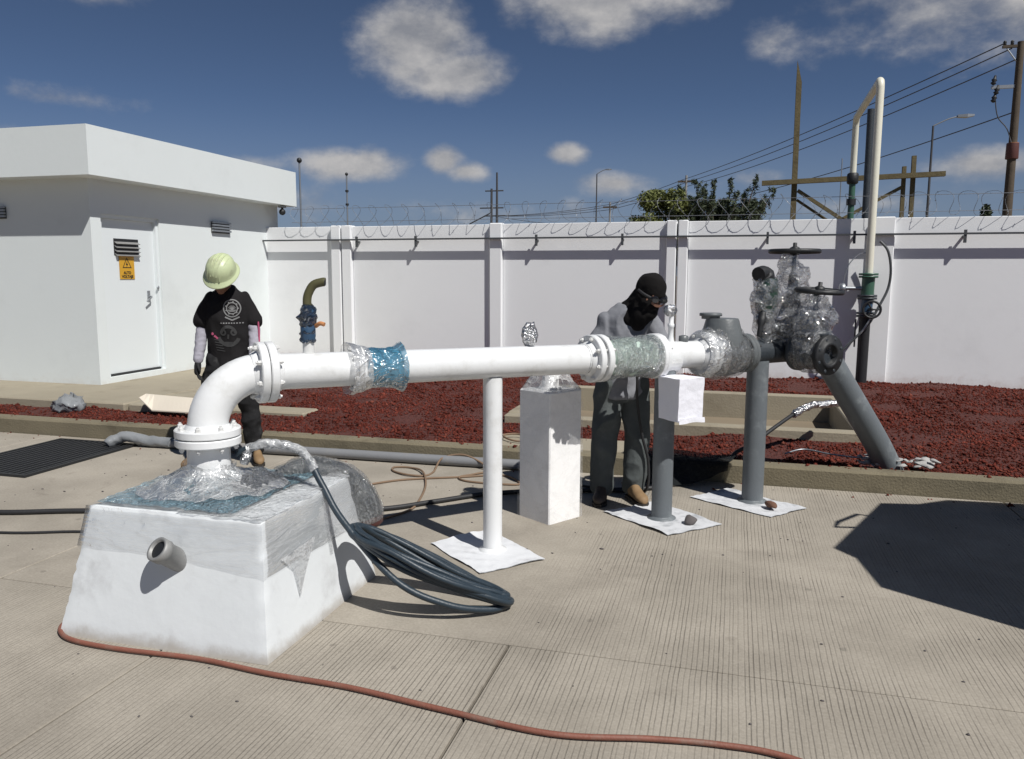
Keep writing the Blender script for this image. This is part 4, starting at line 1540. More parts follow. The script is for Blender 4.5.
# small needle valve on the dark pipe
nv = empty('needle_valve', 'tiny white needle valve standing on the dark pipe beside the tall valve', 'valve', tuple(PL(3.70, .02, ze + .085)))
MB().lathe((0, 0, 0), (0, 0, 1), [(.016, 0), (.016, .06), (.026, .065), (.026, .1), (.014, .105), (.014, .14)], 10).build('stem', M['steel'], nv)
MB().tube([(-.045, 0, .145), (.045, 0, .15)], .012, 8).build('tee_handle', M['paper'], nv)

# ------------------------------------------------------------------ pipe supports
def support(s, r, z1, mat, label, saddle=True):
    p = PL(s, 0, 0)
    t = empty('pipe_support', label, 'pipe support', tuple(p), pi / 4, 'round posts holding up the pipeline')
    MB().tube([(0, 0, .012), (0, 0, z1)], r, 28).build('post', mat, t)
    MB().lathe((0, 0, .0), (0, 0, 1), [(r + .03, 0), (r + .028, .012), (r + .008, .018), (r + .001, .026)], 28).build('base_collar', mat, t)
    if saddle:
        b = MB()
        n = 12
        rings = []
        for sx_ in (-.06, .06):
            rings.append([(sx_, cos(pi + pi * i / n) * (RP + .012), z1 + RP * .82 + sin(pi + pi * i / n) * (RP + .012)) for i in range(n + 1)] +
                         [(sx_, cos(2 * pi - pi * i / n) * (RP + .002), z1 + RP * .82 + sin(2 * pi - pi * i / n) * (RP + .002)) for i in range(n + 1)])
        b.loft(rings, True, False)
        b.build('saddle', M['white_pipe'], t)
    return t


support(1.453, .056, axis_z(1.45) - RP + .005, M['white_pipe'], 'white round post under the middle of the white pipe', False)
support(2.735, .068, axis_z(2.73) - RP - .0, M['grey_pipe'], 'grey round post under the pipe with a white paper-wrapped box at its top')
support(3.575, .075, ze - .06, M['grey_pipe'], 'thick dark grey post under the dark pipe end', False)
b = MB().box((-.1, -.1, 0), (.1, .1, .3), .004)

# paper-wrapped box beside the post
bx = empty('wrapped_box', 'white paper-wrapped instrument box hanging at the top of the grey post', 'box', tuple(PL(2.72, .17, .705)), pi / 4)
b = MB()
n = 8


def grid_face(b, o_, u_, v_, n, m_, amp, seed):
    vs = []
    for j in range(m_ + 1):
        for i in range(n + 1):
            p = Vector(o_) + Vector(u_) * (i / n) + Vector(v_) * (j / m_)
            p += Vector(noise.noise_vector(p * 9 + Vector((seed, 0, 0)))) * amp
            vs.append(p)
    fs = [(j * (n + 1) + i, j * (n + 1) + i + 1, (j + 1) * (n + 1) + i + 1, (j + 1) * (n + 1) + i) for j in range(m_) for i in range(n)]
    b.add(vs, fs, True)


def rough_box(b, lo, hi, amp, seed=0, n=8):
    x0, y0, z0 = lo
    x1, y1, z1 = hi
    grid_face(b, (x0, y0, z0), (x1 - x0, 0, 0), (0, 0, z1 - z0), n, n, amp, seed)
    grid_face(b, (x1, y0, z0), (0, y1 - y0, 0), (0, 0, z1 - z0), n, n, amp, seed)
    grid_face(b, (x1, y1, z0), (x0 - x1, 0, 0), (0, 0, z1 - z0), n, n, amp, seed)
    grid_face(b, (x0, y1, z0), (0, y0 - y1, 0), (0, 0, z1 - z0), n, n, amp, seed)
    grid_face(b, (x0, y0, z1), (x1 - x0, 0, 0), (0, y1 - y0, 0), n, n, amp, seed)
    grid_face(b, (x0, y1, z0), (x1 - x0, 0, 0), (0, y0 - y1, 0), n, n, amp, seed)


rough_box(b, (-.10, -.10, 0), (.10, .10, .275), .008, 3)
b.build('paper_wrap', M['paper'], bx)
b = MB()
grid_face(b, (-.1, -.108, -.008), (.2, -.002, 0), (0, 0, .035), 14, 3, .012, 5)
b.build('paper_edge', M['paper'], bx)

# ------------------------------------------------------------------ white column behind the pipe
cl = empty('concrete_column', 'square white film-wrapped column with a riser, behind the pipe middle', 'column', (-1.152, 5.12, 0), radians(57))
MB().box((-.147, -.147, 0), (.147, .147, .87), .008).build('shaft', M['column'], cl)
MB().lathe((0, 0, .871), (0, 0, 1), [(.075, 0), (.075, .012), (.055, .014), (.055, .24)], 20).build('riser', M['column'], cl)
b = MB()
rings = []
for k in range(13):
    f = k / 12
    ring = []
    for i in range(32):
        a = 2 * pi * i / 32
        sq = .145 / max(abs(cos(a)), abs(sin(a)))
        rr = np.interp(f, [0, .25, .5, 1], [1, .62, .3, 0]) * sq + np.interp(f, [0, .25, .5, 1], [0, .38, .7, 1]) * .066
        ring.append((cos(a) * rr, sin(a) * rr, .869 + f * .225))
    rings.append(ring)
b.loft(rings, False)
b.displace(.009, 30, 2)
b.build('film', M['film_milky'], cl)
b = MB()
for (o_, u_) in (((-.155, -.152, .0), (.31, 0, 0)), ((.152, -.155, .0), (0, .31, 0)), ((-.152, .155, .0), (0, -.31, 0))):
    grid_face(b, o_, u_, (0, 0, .868), 8, 22, .006, 4)
b.build('film', M['film_thin'], cl)

# ------------------------------------------------------------------ concrete anchor block
bc = (-2.35, 3.283)
blk = empty('anchor_block', 'big white tapered concrete block the pipe rises from', 'concrete block', (bc[0], bc[1], 0))
BH = .57


def blk_half(z):
    f = z / BH
    return .535 - .09 * f, .527 - .13 * f


b = MB()
rings = []
nn = 36
for k in range(25):
    z = BH * k / 24
    hx, hy = blk_half(z)
    ch = .012
    ring = []
    cor = [(-hx, -hy), (hx, -hy), (hx, hy), (-hx, hy)]
    for q in range(4):
        a, c = cor[q], cor[(q + 1) % 4]
        for i in range(nn):
            t = i / nn
            ring.append(Vector((a[0] + (c[0] - a[0]) * t, a[1] + (c[1] - a[1]) * t, z)))
    rings.append(ring)
b.loft(rings, False)
# fan top in rows
top = rings[-1]
hx, hy = blk_half(BH)
grid_face(b, (-hx, -hy, BH), (2 * hx, 0, 0), (0, 2 * hy, 0), nn, nn, 0, 0)
b.displace(.0018, 4, 2)
# chipped, slightly rounded corners
for i, p in enumerate(b.v):
    hx, hy = blk_half(min(max(p.z, 0), BH))
    ex_, ey_, ez_ = hx - abs(p.x), hy - abs(p.y), BH - p.z
    near = sum(1 for e in (ex_, ey_, ez_) if e < .012)
    if near >= 2:
        c_ = .002 + .010 * max(0, noise.noise(p * 14) - .1) + .012 * max(0, noise.noise(p * 33 + Vector((3, 1, 2))) - .1)
        if ex_ < .012:
            p.x -= math.copysign(c_, p.x)
        if ey_ < .012:
            p.y -= math.copysign(c_, p.y)
        if ez_ < .012:
            p.z -= c_ * .6
o = b.build('body', M['block'], blk, 40)
bmm = bmesh.new()
bmm.from_mesh(o.data)
bmesh.ops.remove_doubles(bmm, verts=bmm.verts, dist=.004)
bmm.to_mesh(o.data)
bmm.free()
# stub pipe through its front face
d_ = Vector((-.2, -.62, .52)).normalized()
s0 = Vector((.045, -.445, .385))
b = MB().lathe(s0 - d_ * .06, d_, [(.048, 0), (.048, .13), (.054, .131), (.054, .172), (.048, .174), (.040, .172), (.038, .06), (.01, .058)], 24, False)
fix_normals(b.build('stub_pipe', M['grey_stub'], blk))
MB().lathe(s0 + d_ * .10, d_, [(.0385, 0), (.002, .001)], 20).build('bore', M['black_iron'], blk)

# film wound over the top of the block
fb = empty('block_film', 'stretched clear film wound round the upper part of the white block', 'plastic film', (bc[0], bc[1], .3))
FI = Matrix.Translation((0, 0, -.3))


def fpart(b, name, mat):
    o = b.build(name, mat, fb)
    o.location = (0, 0, -.3)
    return o


b = MB()
rings = []
for k in range(7):
    z = .575 - k * .03
    ring = []
    for q in range(4):
        for i in range(28):
            t = i / 28
            drop = 0
            if k > 0:
                # hem: straight on the left, dropping towards the right-hand corner
                if q == 0:
                    drop = .05 * max(0, (t - .45) / .55) * k / 6
                if q == 1:
                    drop = (.05 + .03 * t) * k / 6
                if q == 2:
                    drop = .08 * k / 6
                if q == 3:
                    drop = .03 * k / 6
            zz = max(z - drop, .05)
            hx, hy = blk_half(min(zz, BH))
            hx += .009
            hy += .009
            cor = [(-hx, -hy), (hx, -hy), (hx, hy), (-hx, hy)]
            a, c = cor[q], cor[(q + 1) % 4]
            ring.append(Vector((a[0] + (c[0] - a[0]) * t, a[1] + (c[1] - a[1]) * t, zz)))
    rings.append(ring)
b.loft(rings, False)
b.displace(.003, 14, 3)
fpart(b, 'skirt', M['film_clear'])
b = MB()   # loose triangular flap on the right face


def face_r(y, z, e=.01):
    return Vector((blk_half(z)[0] + e, y, z))


b.add([face_r(-.32, .38), face_r(-.02, .39), face_r(-.12, .30, .014), face_r(-.24, .31, .014), face_r(-.225, .185, .016)],
      [(0, 3, 2, 1), (3, 4, 2)], True)
fpart(b, 'flap', M['film_milky'])
b = MB()
grid_face(b, (.02, -blk_half(BH)[1] - .004, BH + .012), (blk_half(BH)[0] - .014, 0, 0), (0, 2 * blk_half(BH)[1] + .008, 0), 24, 40, .010, 6)
b.displace(.008, 26, 2)
fpart(b, 'top_film', M['film_milky'])
b = MB()   # film tail that hangs in a narrow strip
b.add([face_r(.10, .55), face_r(.16, .55), face_r(.12, .27, .012), face_r(.09, .27, .012)], [(0, 3, 2, 1)], True)
fpart(b, 'tail', M['film_clear'])

# pale blue sheet crumpled on top, white film heap round the neck
b = MB()
vs, fs = [], []
n = 44
hx, hy = blk_half(BH)
neck = Vector(PL(SE, 0, 0)) - Vector((bc[0], bc[1], 0))
for j in range(n + 1):
    for i in range(n + 1):
        x = -hx * .97 + 1.62 * hx * i / n
        y = -hy * .96 + 1.9 * hy * j / n
        d = (Vector((x, y, 0)) - Vector((neck.x, neck.y, 0))).length
        z = BH + .012 + .07 * math.exp(-(max(0, d - .1) / .14) ** 2) + .02 * abs(noise.noise(Vector((x * 9, y * 9, 2)))) + .012 * abs(noise.noise(Vector((x * 22, y * 22, 5))))
        vs.append((x, y, z))
for j in range(n):
    for i in range(n):
        fs.append((j * (n + 1) + i, j * (n + 1) + i + 1, (j + 1) * (n + 1) + i + 1, (j + 1) * (n + 1) + i))
b.add(vs, fs, True)
o = b.build('blue_sheet', M['film_paleblue'])
o.location = (bc[0], bc[1], 0)
tag(o, 'pale blue plastic sheet crumpled over the top of the white block', 'plastic sheet')
b = MB()
rings = []
for k in range(18):
    f = k / 17
    r = np.interp(f, [0, .15, .4, .7, 1], [.118, .112, .16, .24, .33])
    z = np.interp(f, [0, .15, .4, .7, 1], [.715, .69, .66, .63, .605])
    rings.append([Vector((neck.x + cos(a) * r * (1 + .12 * sin(a * 3 + 1) * f), neck.y + sin(a) * r * (1 + .12 * cos(a * 2) * f), z)) for a in [2 * pi * i / 56 for i in range(56)]])
b.loft(rings, False)
b.displace(.02, 13, 5)
b.displace(.010, 34, 1)
o = b.build('film_heap', M['film_milky'])
o.location = (bc[0], bc[1], 0)
tag(o, 'crumpled whitish film bunched round the foot of the white riser', 'plastic film')
b = MB()
b.lathe((0, 0, 0), (0, 0, 1), [(.15, -.01), (.16, .01), (.15, .03), (.12, .05), (.08, .065), (.03, .075)], 60)
b.displace(.035, 9, 3)
b.displace(.028, 22, 3)
b.displace(.012, 50, 3)
o = b.build('film_bundle', M['film_crisp2'])
o.location = (bc[0] + neck.x + .19, bc[1] + neck.y + .06, .59)
tag(o, 'crushed dark grey film bundle on the block right of the riser', 'plastic film')

# film-wrapped flexible outlet slumped over the block's right edge
wo = empty('wrapped_outlet', 'thick film-wrapped grey outlet slumping over the right edge of the block', 'wrapped pipe', (-2.0, 3.72, .55))
WI2 = Matrix.Translation((2.0, -3.72, -.55))
path = bez([(-2.26, 3.58, .575), (-2.18, 3.66, .595), (-2.09, 3.72, .58), (-1.985, 3.77, .525), (-1.895, 3.80, .425), (-1.865, 3.81, .34), (-1.857, 3.812, .30)], 6)
rad = [np.interp(i / (len(path) - 1), [0, .2, .5, .85, 1], [.03, .06, .085, .082, .068]) for i in range(len(path))]
o = MB().tube(path, rad, 24).build('outlet', M['dark_iron'], wo)
o.matrix_parent_inverse = WI2
b = MB().tube(path, [r + .012 for r in rad], 36, False)
b.displace(.010, 20, 3)
o = b.build('film', M['film_dark'], wo)
o.matrix_parent_inverse = WI2
o = MB().lathe(path[-1] + Vector((0, 0, .035)), (.03, 0, -1), [(.078, 0), (.078, .04), (.06, .06), (.01, .062)], 20).build('end_plug', M['cap_red'], wo)
o.matrix_parent_inverse = WI2

# ------------------------------------------------------------------ blue grey hose coil
hose = empty('hose_coil', 'blue grey air hose coiled on the ground against the white block', 'hose', (-1.4, 3.5, 0))
HCI = Matrix.Translation((1.4, -3.5, 0))
A0, A1 = Vector((-1.775, 3.44, .385)), Vector((-.99, 3.585, .035))
ctr = (A0 + A1) / 2
la = (A1 - A0) / 2
mi = Vector((-.30, .90, -.16)).normalized()
rnd = random.Random(3)
b = MB()
for k in range(9):
    w_ = rnd.uniform(.10, .235)
    ln = rnd.uniform(.90, 1.0)
    dz = rnd.uniform(-.018, .018)
    pts = []
    sg = rnd.uniform(.0, .02)
    for i in range(64):
        a = 2 * pi * i / 64
        p = ctr + la * ln * cos(a) + mi * w_ * sin(a) * (1 - .35 * cos(a)) + Vector((0, 0, dz))
        p += Vector(noise.noise_vector(Vector((cos(a) * 1.2, sin(a) * 1.2, k * 3.1)))) * .022
        p.z = max(p.z - sg * sin(a) ** 2, .016)
        pts.append(p)
    b = MB().tube(pts, .0145, 8, closed=True)
    o = b.build('loop', M['blue_hose'], hose)
    o.matrix_parent_inverse = HCI
lead = bez([(-2.335, 3.35, .735), (-2.28, 3.36, .765), (-2.17, 3.40, .79), (-2.03, 3.45, .745), (-1.92, 3.43, .60), (-1.78, 3.38, .435), (-1.475, 3.30, .20), (-1.243, 3.36, .085), (-1.075, 3.48, .03), (-1.0, 3.57, .03)], 8)
o = MB().tube(lead, .0165, 10).build('lead', M['blue_hose'], hose)
o.matrix_parent_inverse = HCI
b = MB().tube(lead[8:30], .023, 14, False)
b.displace(.008, 40, 3)
o = b.build('film', M['film_milky'], hose)
o.matrix_parent_inverse = HCI
o = MB().lathe((-2.30, 3.352, .69), (.35, .1, 1), [(.02, 0), (.024, .02), (.024, .06), (.017, .07), (.017, .1)], 12).displace(.006, 60).build('coupling', M['foil'], hose)
o.matrix_parent_inverse = HCI

# ------------------------------------------------------------------ other hoses and cables
def strand(name, pts, r, mat, label, cat, n=8, k=8, group=None, wob=0.0, seed=0):
    path = bez(pts, k)
    if wob:
        path = [p + Vector((noise.noise(p * 3 + Vector((seed, 0, 0))), noise.noise(p * 3 + Vector((0, seed, 0))), 0)) * wob for p in path]
    return tag(MB().tube(path, r, n).build(name, mat), label, cat, group)


z = .0145
strand('red_hose', [(-3.1, 4.0, z), (-3.05, 3.5, z), (-2.955, 3.0, z), (-2.93, 2.84, z), (-2.874, 2.755, z), (-2.747, 2.70, z), (-2.495, 2.687, z), (-2.112, 2.705, z), (-1.759, 2.675, z),
                    (-1.396, 2.665, z), (-1.0, 2.615, z), (-.569, 2.57, z), (-.225, 2.635, z), (.011, 2.665, z), (.239, 2.65, z), (.6, 2.5, z), (1.2, 2.5, z)], .0108, M['red_hose'],
       'dusty red hose running round the block and across the front of the slab', 'hose')
z = .019
strand('black_hose', [(-7.5, 4.0, z), (-5.6, 3.9, z), (-4.716, 4.10, z), (-4.19, 4.30, z), (-3.6, 4.5, z), (-3.0, 4.62, z), (-2.32, 4.87, z), (-2.0, 5.16, z), (-1.743, 5.42, z), (-1.45, 5.60, z), (-1.1, 5.73, z), (-.75, 5.86, z), (-.45, 6.02, z)], .0175, M['black_rubber'],
       'thick black hose lying across the slab behind the block and past the second worker', 'hose', wob=.02)
z = .010
strand('black_cable', [(-7.5, 3.6, z), (-5.4, 3.66, z), (-4.37, 3.79, z), (-3.876, 3.95, z), (-3.2, 4.05, z), (-2.5, 4.08, z), (-1.75, 3.93, z), (-1.55, 3.9, z), (-1.42, 3.98, z), (-1.55, 4.06, z), (-1.8, 4.05, z)], .0085, M['black_rubber'],
       'thin black cable on the slab nearer than the thick black hose', 'cable')
z = .009
strand('brown_cord', [(-2.75, 5.36, z), (-2.489, 5.68, z), (-2.066, 5.9, z), (-1.75, 6.05, z), (-1.55, 5.83, z), (-1.75, 5.78, z), (-1.98, 5.80, z), (-2.07, 5.90, z), (-1.98, 6.03, z), (-1.9, 6.17, z + .012), (-2.15, 6.28, z + .09), (-2.34, 6.24, z + .06),
                    (-2.33, 6.0, z), (-2.36, 5.86, z), (-2.50, 5.84, z + .005), (-2.66, 5.94, z), (-2.70, 6.06, z), (-2.56, 6.08, z), (-2.40, 5.94, z + .012), (-2.24, 5.6, z), (-2.13, 5.2, z), (-2.1, 4.95, z), (-2.2, 4.7, z)], .0085, M['cord'],
       'dusty brown cord looping on the slab between the block and the column', 'cord')
strand('kerb_cord', [(-1.62, 6.60, .175), (-1.7, 6.75, .19), (-1.85, 6.85, .19), (-1.95, 6.75, .19), (-1.8, 6.62, .175), (-1.55, 6.66, .18), (-1.3, 6.75, .18)], .009, M['cord'],
       'short tan cord curled on the gravel edge behind the white post', 'cord')
tag(MB().box((-2.1, 6.53, .0), (-.7, 7.0, .155), .02).build('footing', M['pad']), kind='structure')
gp_ = strand('grey_pipe', [(-5.3, 6.17, .05), (-4.6, 6.20, .047), (-3.689, 6.235, .047), (-2.6, 6.26, .047), (-1.675, 6.29, .047), (-1.2, 6.30, .047)], .042, M['grey_pvc'], 'long dull grey pipe lying along the foot of the kerb', 'pipe', n=14)
b = MB().tube(bez([(-5.58, 6.02, .035), (-5.55, 6.07, .07), (-5.45, 6.13, .095), (-5.25, 6.17, .06), (-5.0, 6.185, .05)], 5), [.038, .042, .046] + [.05] * 18, 18)
b.displace(.012, 24, 2)
tag(b.build('pipe_end_wrap', M['tarp']), 'grey film wrapped round the bent end of the long grey pipe', 'plastic wrap')
strand('valve_hose', [(-.05, 6.45, .03), (.0, 6.52, .10), (.055, 6.6, .19), (.18, 6.68, .25), (.326, 6.85, .34), (.48, 7.05, .425), (.582, 7.2, .47)], .016, M['black_rubber'],
       'black hose rising from the net to a foil-taped fitting behind the thick post', 'hose')
b = MB().tube(bez([(.52, 7.1, .44), (.6, 7.22, .475), (.7, 7.3, .505), (.76, 7.36, .50), (.86, 7.42, .505), (.93, 7.5, .5)], 5), [.03] * 26, 12)
b.displace(.014, 40, 2)
tag(b.build('taped_fitting', M['foil']), 'foil-taped hose fitting resting against the slanting leg', 'fitting')
strand('white_line', [(.45, 6.78, .17), (.6, 6.9, .19), (.8, 6.82, .18), (1.0, 6.75, .18), (1.2, 6.72, .2)], .007, M['steel'], 'pale thin cable on the gravel leading to the slanting leg', 'cable')

# sheets under the posts
def floor_sheet(cs_, mat, label, seed, z0=.004):
    P = [Vector((x, y, 0)) for x, y in cs_]
    b = MB()
    n = 26
    vs = []
    for layer in (0, 1):
        for j in range(n + 1):
            for i in range(n + 1):
                u, v = i / n, j / n
                p = P[0] * (1 - u) * (1 - v) + P[1] * u * (1 - v) + P[2] * u * v + P[3] * (1 - u) * v
                e = min(u, v, 1 - u, 1 - v)
                wv = Vector(noise.noise_vector(p * 6 + Vector((seed, 0, 0))))
                p += Vector((wv.x, wv.y, 0)) * .014
                lift = max(0, .09 - e) / .09
                zz = z0 + .010 * abs(noise.noise(p * 11 + Vector((0, seed, 0)))) + lift * .022 * max(0, noise.noise(p * 3.2 + Vector((seed, seed, 0))))
                vs.append((p.x, p.y, zz + (.003 if layer == 0 else 0)))
    fs = []
    s_ = (n + 1) ** 2
    for j in range(n):
        for i in range(n):
            q = (j * (n + 1) + i, j * (n + 1) + i + 1, (j + 1) * (n + 1) + i + 1, (j + 1) * (n + 1) + i)
            fs.append(q)
            fs.append(tuple(k + s_ for k in reversed(q)))
    b.add(vs, fs, True)
    return tag(fix_normals(b.build('floor_sheet', mat)), label, 'sheet', 'paint sheets laid under the posts')


floor_sheet([(-1.72, 4.35), (-1.27, 3.97), (-.985, 4.28), (-1.44, 4.70)], M['sheet_white'], 'white paint-covered sheet under the white post', 1)
floor_sheet([(-.81, 5.30), (-.345, 4.91), (-.02, 5.23), (-.50, 5.62)], M['sheet'], 'grey-white sheet with a grey stone under the thinner grey post', 2)
floor_sheet([(-.26, 5.83), (.29, 5.48), (.545, 5.77), (.0, 6.12)], M['sheet'], 'grey-white sheet with a brown stone under the thick dark post', 3)


def stone(x, y, z, r, mat, label, seed):
    b = MB().ball((0, 0, 0), r, 10, 7, (1.25, .85, .7))
    b.displace(r * .5, 14, seed)
    o = b.build('stone', mat)
    o.location = (x, y, z + r * .55)
    o.rotation_euler = (0, 0, seed)
    tag(o, label, 'stone', 'stones weighing down the sheets')


stone(-.215, 5.175, .012, .042, M['stone_grey'], 'dark grey stone weighing down the sheet of the thinner grey post', 1)
stone(.30, 5.67, .012, .042, M['stone_brown'], 'reddish brown stone weighing down the sheet of the thick post', 2.2)

# drain grate
gr = empty('drain_grate', 'black steel drain grate set in the slab at the left', 'grate', (-5.835, 5.56, 0))
gx0, gx1, gy0, gy1 = -.45, .45, -.63, .63
b = MB()
b.box((gx0, gy0, .001), (gx1, gy0 + .03, .022))
b.box((gx0, gy1 - .03, .001), (gx1, gy1, .022))
b.box((gx0, gy0 + .031, .001), (gx0 + .03, gy1 - .031, .022))
b.box((gx1 - .03, gy0 + .031, .001), (gx1, gy1 - .031, .022))
b.build('frame', M['black_iron'], gr)
MB().box((gx0 + .031, gy0 + .031, .001), (gx1 - .031, gy1 - .031, .006)).build('sump', M['black_rubber'], gr)
bar0 = None
for k in range(13):
    x = gx0 + .07 + k * (.76 / 12)
    if bar0 is None:
        bar0 = MB().box((-.013, gy0 + .032, .007), (.013, gy1 - .032, .020), .003).build('bar', M['black_iron'], gr)
        bar0.location = (x, 0, 0)
    else:
        share(bar0, 'bar', gr, (x, 0, 0))

# black shade net slung over the kerb
b = MB()
vs, fs = [], []
nu, nv_ = 26, 12
for j in range(nv_ + 1):
    for i in range(nu + 1):
        u, v = i / nu, j / nv_
        top_ = Vector((-.72 + .80 * u, 6.62, .175 + .02 * sin(u * 6)))
        bot = Vector((-.66 + .66 * u, 6.05 + .27 * u * u, .02 + .10 * max(0, u - .6) * 2))
        p = top_.lerp(bot, v)
        p.z += .06 * sin(v * pi) * (1 - .4 * u) + .02 * noise.noise(p * 7)
        if p.y > 6.34 and p.y < 6.6:
            p.z = max(p.z, .165)
        vs.append(p)
for j in range(nv_):
    for i in range(nu):
        fs.append((j * (nu + 1) + i, j * (nu + 1) + i + 1, (j + 1) * (nu + 1) + i + 1, (j + 1) * (nu + 1) + i))
b.add(vs, fs, True)
tag(b.build('shade_net', M['net']), 'black shade net slung over the kerb between the two grey posts', 'net')

# tarp, white board, splash of cement round the slanting leg
b = MB().ball((0, 0, 0), .2, 26, 14, (1.0, .6, .55))
b.displace(.11, 5, 2)
b.displace(.05, 14, 4)
b.displace(.03, 34, 4)
o = b.build('crumpled_tarp', M['tarp'])
o.location = (-7.0, 7.02, .17)
tag(o, 'crumpled grey plastic bag on the red gravel at the walkway edge', 'plastic bag')
b = MB()
vs, fs = [], []
for j in range(2):
    for i in range(13):
        u = i / 12
        for k in range(2):
            x = -6.12 + .62 * u
            vs.append((x + .02 * j, 7.20 - .13 * j, (.31 - .02 * u - .0 * j if j == 0 else .30 - .13 * min(1, u * 4) - .01) + .012 * k))
for i in range(12):
    a0, a1 = i * 2, (i + 1) * 2
    c0, c1 = 26 + i * 2, 26 + (i + 1) * 2
    fs += [(a0 + 1, c0 + 1, c1 + 1, a1 + 1), (a0, a1, c1, c0), (c0, c1, c1 + 1, c0 + 1), (a0, a0 + 1, a1 + 1, a1)]
b.add(vs, fs, False)
tag(fix_normals(b.build('cream_board', M['cream_panel'])), 'cream board propped on the walkway edge beside the first worker', 'board')
b = MB()
rnd = random.Random(8)
for k in range(30):
    a = rnd.uniform(0, 2 * pi)
    r = rnd.uniform(.09, .2)
    b.ball((cos(a) * r * 1.6 + .06, sin(a) * r * .7, rnd.uniform(-.02, .03)), rnd.uniform(.014, .036), 9, 6, (1.5, 1.2, .45))
b.displace(.02, 22, 2)
o = b.build('cement_splash', M['cement'])
o.location = tuple(PL(4.93, .12, .165))
tag(o, kind='stuff')

# ------------------------------------------------------------------ cream vent pipe by the wall
vt = empty('vent_pipe', 'tall cream pipe with a valve stack standing by the wall and arching over it', 'pipe', (1.72, 11.79, .1))
VTI = Matrix.Translation((-1.72, -11.79, -.1))


def vtp(b, name, mat):
    o = b.build(name, mat, vt)
    o.matrix_parent_inverse = VTI
    return o


vx, vy = 1.72, 11.79
vtp(MB().tube([(vx, vy, .08), (vx + .005, vy, 1.09)], .072, 18), 'lower_pipe', M['black_iron'])
vtp(MB().tube([(vx + .02, vy, 1.62), (vx + .022, vy, 4.07), (vx + .022, vy + .008, 4.12), (vx + .022, vy + .03, 4.155), (vx + .024, vy + .07, 4.17), (vx + .08, vy + 2.6, 4.17),
                (vx + .085, vy + 2.68, 4.13), (vx + .087, vy + 2.72, 4.05), (vx + .087, vy + 2.73, 3.3)], .051, 18), 'pipe', M['pvc'])
vtp(MB().lathe((vx + .087, vy + 2.73, 3.12), (0, 0, 1), [(.07, 0), (.09, .02), (.09, .16), (.07, .18)], 14), 'union', M['black_iron'])
vtp(MB().tube([(vx + .08, vy + 2.73, .0), (vx + .087, vy + 2.73, 3.12)], .05, 14), 'back_pipe', M['green_paint'])
vtp(MB().lathe((vx + .082, vy + 2.73, 2.78), (0, 0, 1), [(.075, 0), (.075, .1)], 14), 'coupling', M['black_iron'])
for z0_, z1_, r_, mt_ in ((1.33, 1.62, .082, 'green_paint'), (1.13, 1.30, .074, 'blue_paint')):
    vtp(MB().tube([(vx + .015, vy, z0_), (vx + .022, vy, z1_)], r_, 18), 'valve_body', M[mt_])
for z0_ in (1.06, 1.10, 1.30, 1.335, 1.59, 1.625):
    vtp(MB().lathe((vx + .018, vy, z0_), (0, 0, 1), [(.06, 0), (.125, .001), (.125, .028), (.06, .029)], 20), 'flange', M['dark_iron' if z0_ < 1.58 else 'green_paint'])
c = Vector((vx + .06, vy - .17, 1.17))
ring = [c + Vector((cos(2 * pi * k / 24) * .11, 0, sin(2 * pi * k / 24) * .11)) for k in range(24)]
b = MB().tube(ring, .016, 8, closed=True)
for k in range(3):
    a = k * 2 * pi / 3
    b.tube([c, c + Vector((cos(a) * .11, 0, sin(a) * .11))], .012, 6)
b.tube([c, c + Vector((-.03, .14, 0))], .02, 8)
vtp(b, 'handwheel', M['black_iron'])
vtp(MB().tube([(vx - .06, vy - .01, 1.45), (vx - .28, vy - .03, 1.45)], .028, 10), 'side_nozzle', M['steel'])
vtp(MB().lathe((vx - .27, vy - .03, 1.45), (-1, 0, 0), [(.05, 0), (.065, .01), (.065, .07), (.04, .08)], 12), 'side_gauge', M['steel'])
vtp(MB().tube(bez([(vx + .14, vy + .02, 2.08), (vx + .24, vy, 1.95), (vx + .29, vy, 1.7), (vx + .27, vy, 1.45), (vx + .16, vy - .05, 1.2), (vx + .05, vy - .08, .98), (vx - .1, vy - .1, .8), (vx - .32, vy - .12, .55)], 8), .017, 8), 'conduit', M['rail'])
vtp(MB().tube(bez([(vx - .3, vy - .03, 1.5), (vx - .25, vy - .03, 1.75), (vx - .12, vy, 1.9), (vx + .02, vy, 1.93)], 6), .008, 6), 'tubing', M['steel'])
vtp(MB().tube(bez([(vx + .06, vy - .1, 1.05), (vx - .05, vy - .1, .85), (vx - .2, vy - .1, .7), (vx - .35, vy - .1, .45)], 6), .012, 6), 'tubing', M['steel'])
vtp(MB().tube([(vx - .11, vy, .65), (vx - .11, vy, 1.03)], .012, 6), 'tubing', M['rail'])
ps = tag(MB().tube([(1.80, 12.75, -.06), (1.78, 12.75, 3.98)], .05, 10).build('steel_post', M['dark_iron']), 'dark steel post behind the cream pipe, holding up its arch', 'post')

# ------------------------------------------------------------------ loose grit and leaves on the slab
rng = random.Random(12)
b = MB()
for k in range(230):
    x, y = rng.uniform(-6.5, 2.0), rng.uniform(2.0, 6.3)
    if x > -2.95 and x < -1.75 and 2.7 < y < 3.9:
        continue
    r = rng.uniform(.0025, .0055) * (1.6 if rng.random() < .1 else 1)
    s_ = len(b.v)
    b.ball((x, y, r * .5), r, 6, 4, (rng.uniform(.8, 1.8), rng.uniform(.7, 1.2), .6))
    for i in range(s_, len(b.v)):
        b.v[i] += Vector((rng.uniform(-1, 1), rng.uniform(-1, 1), 0)) * r * .3
tag(b.build('grit', M['stone_grey']), kind='stuff')

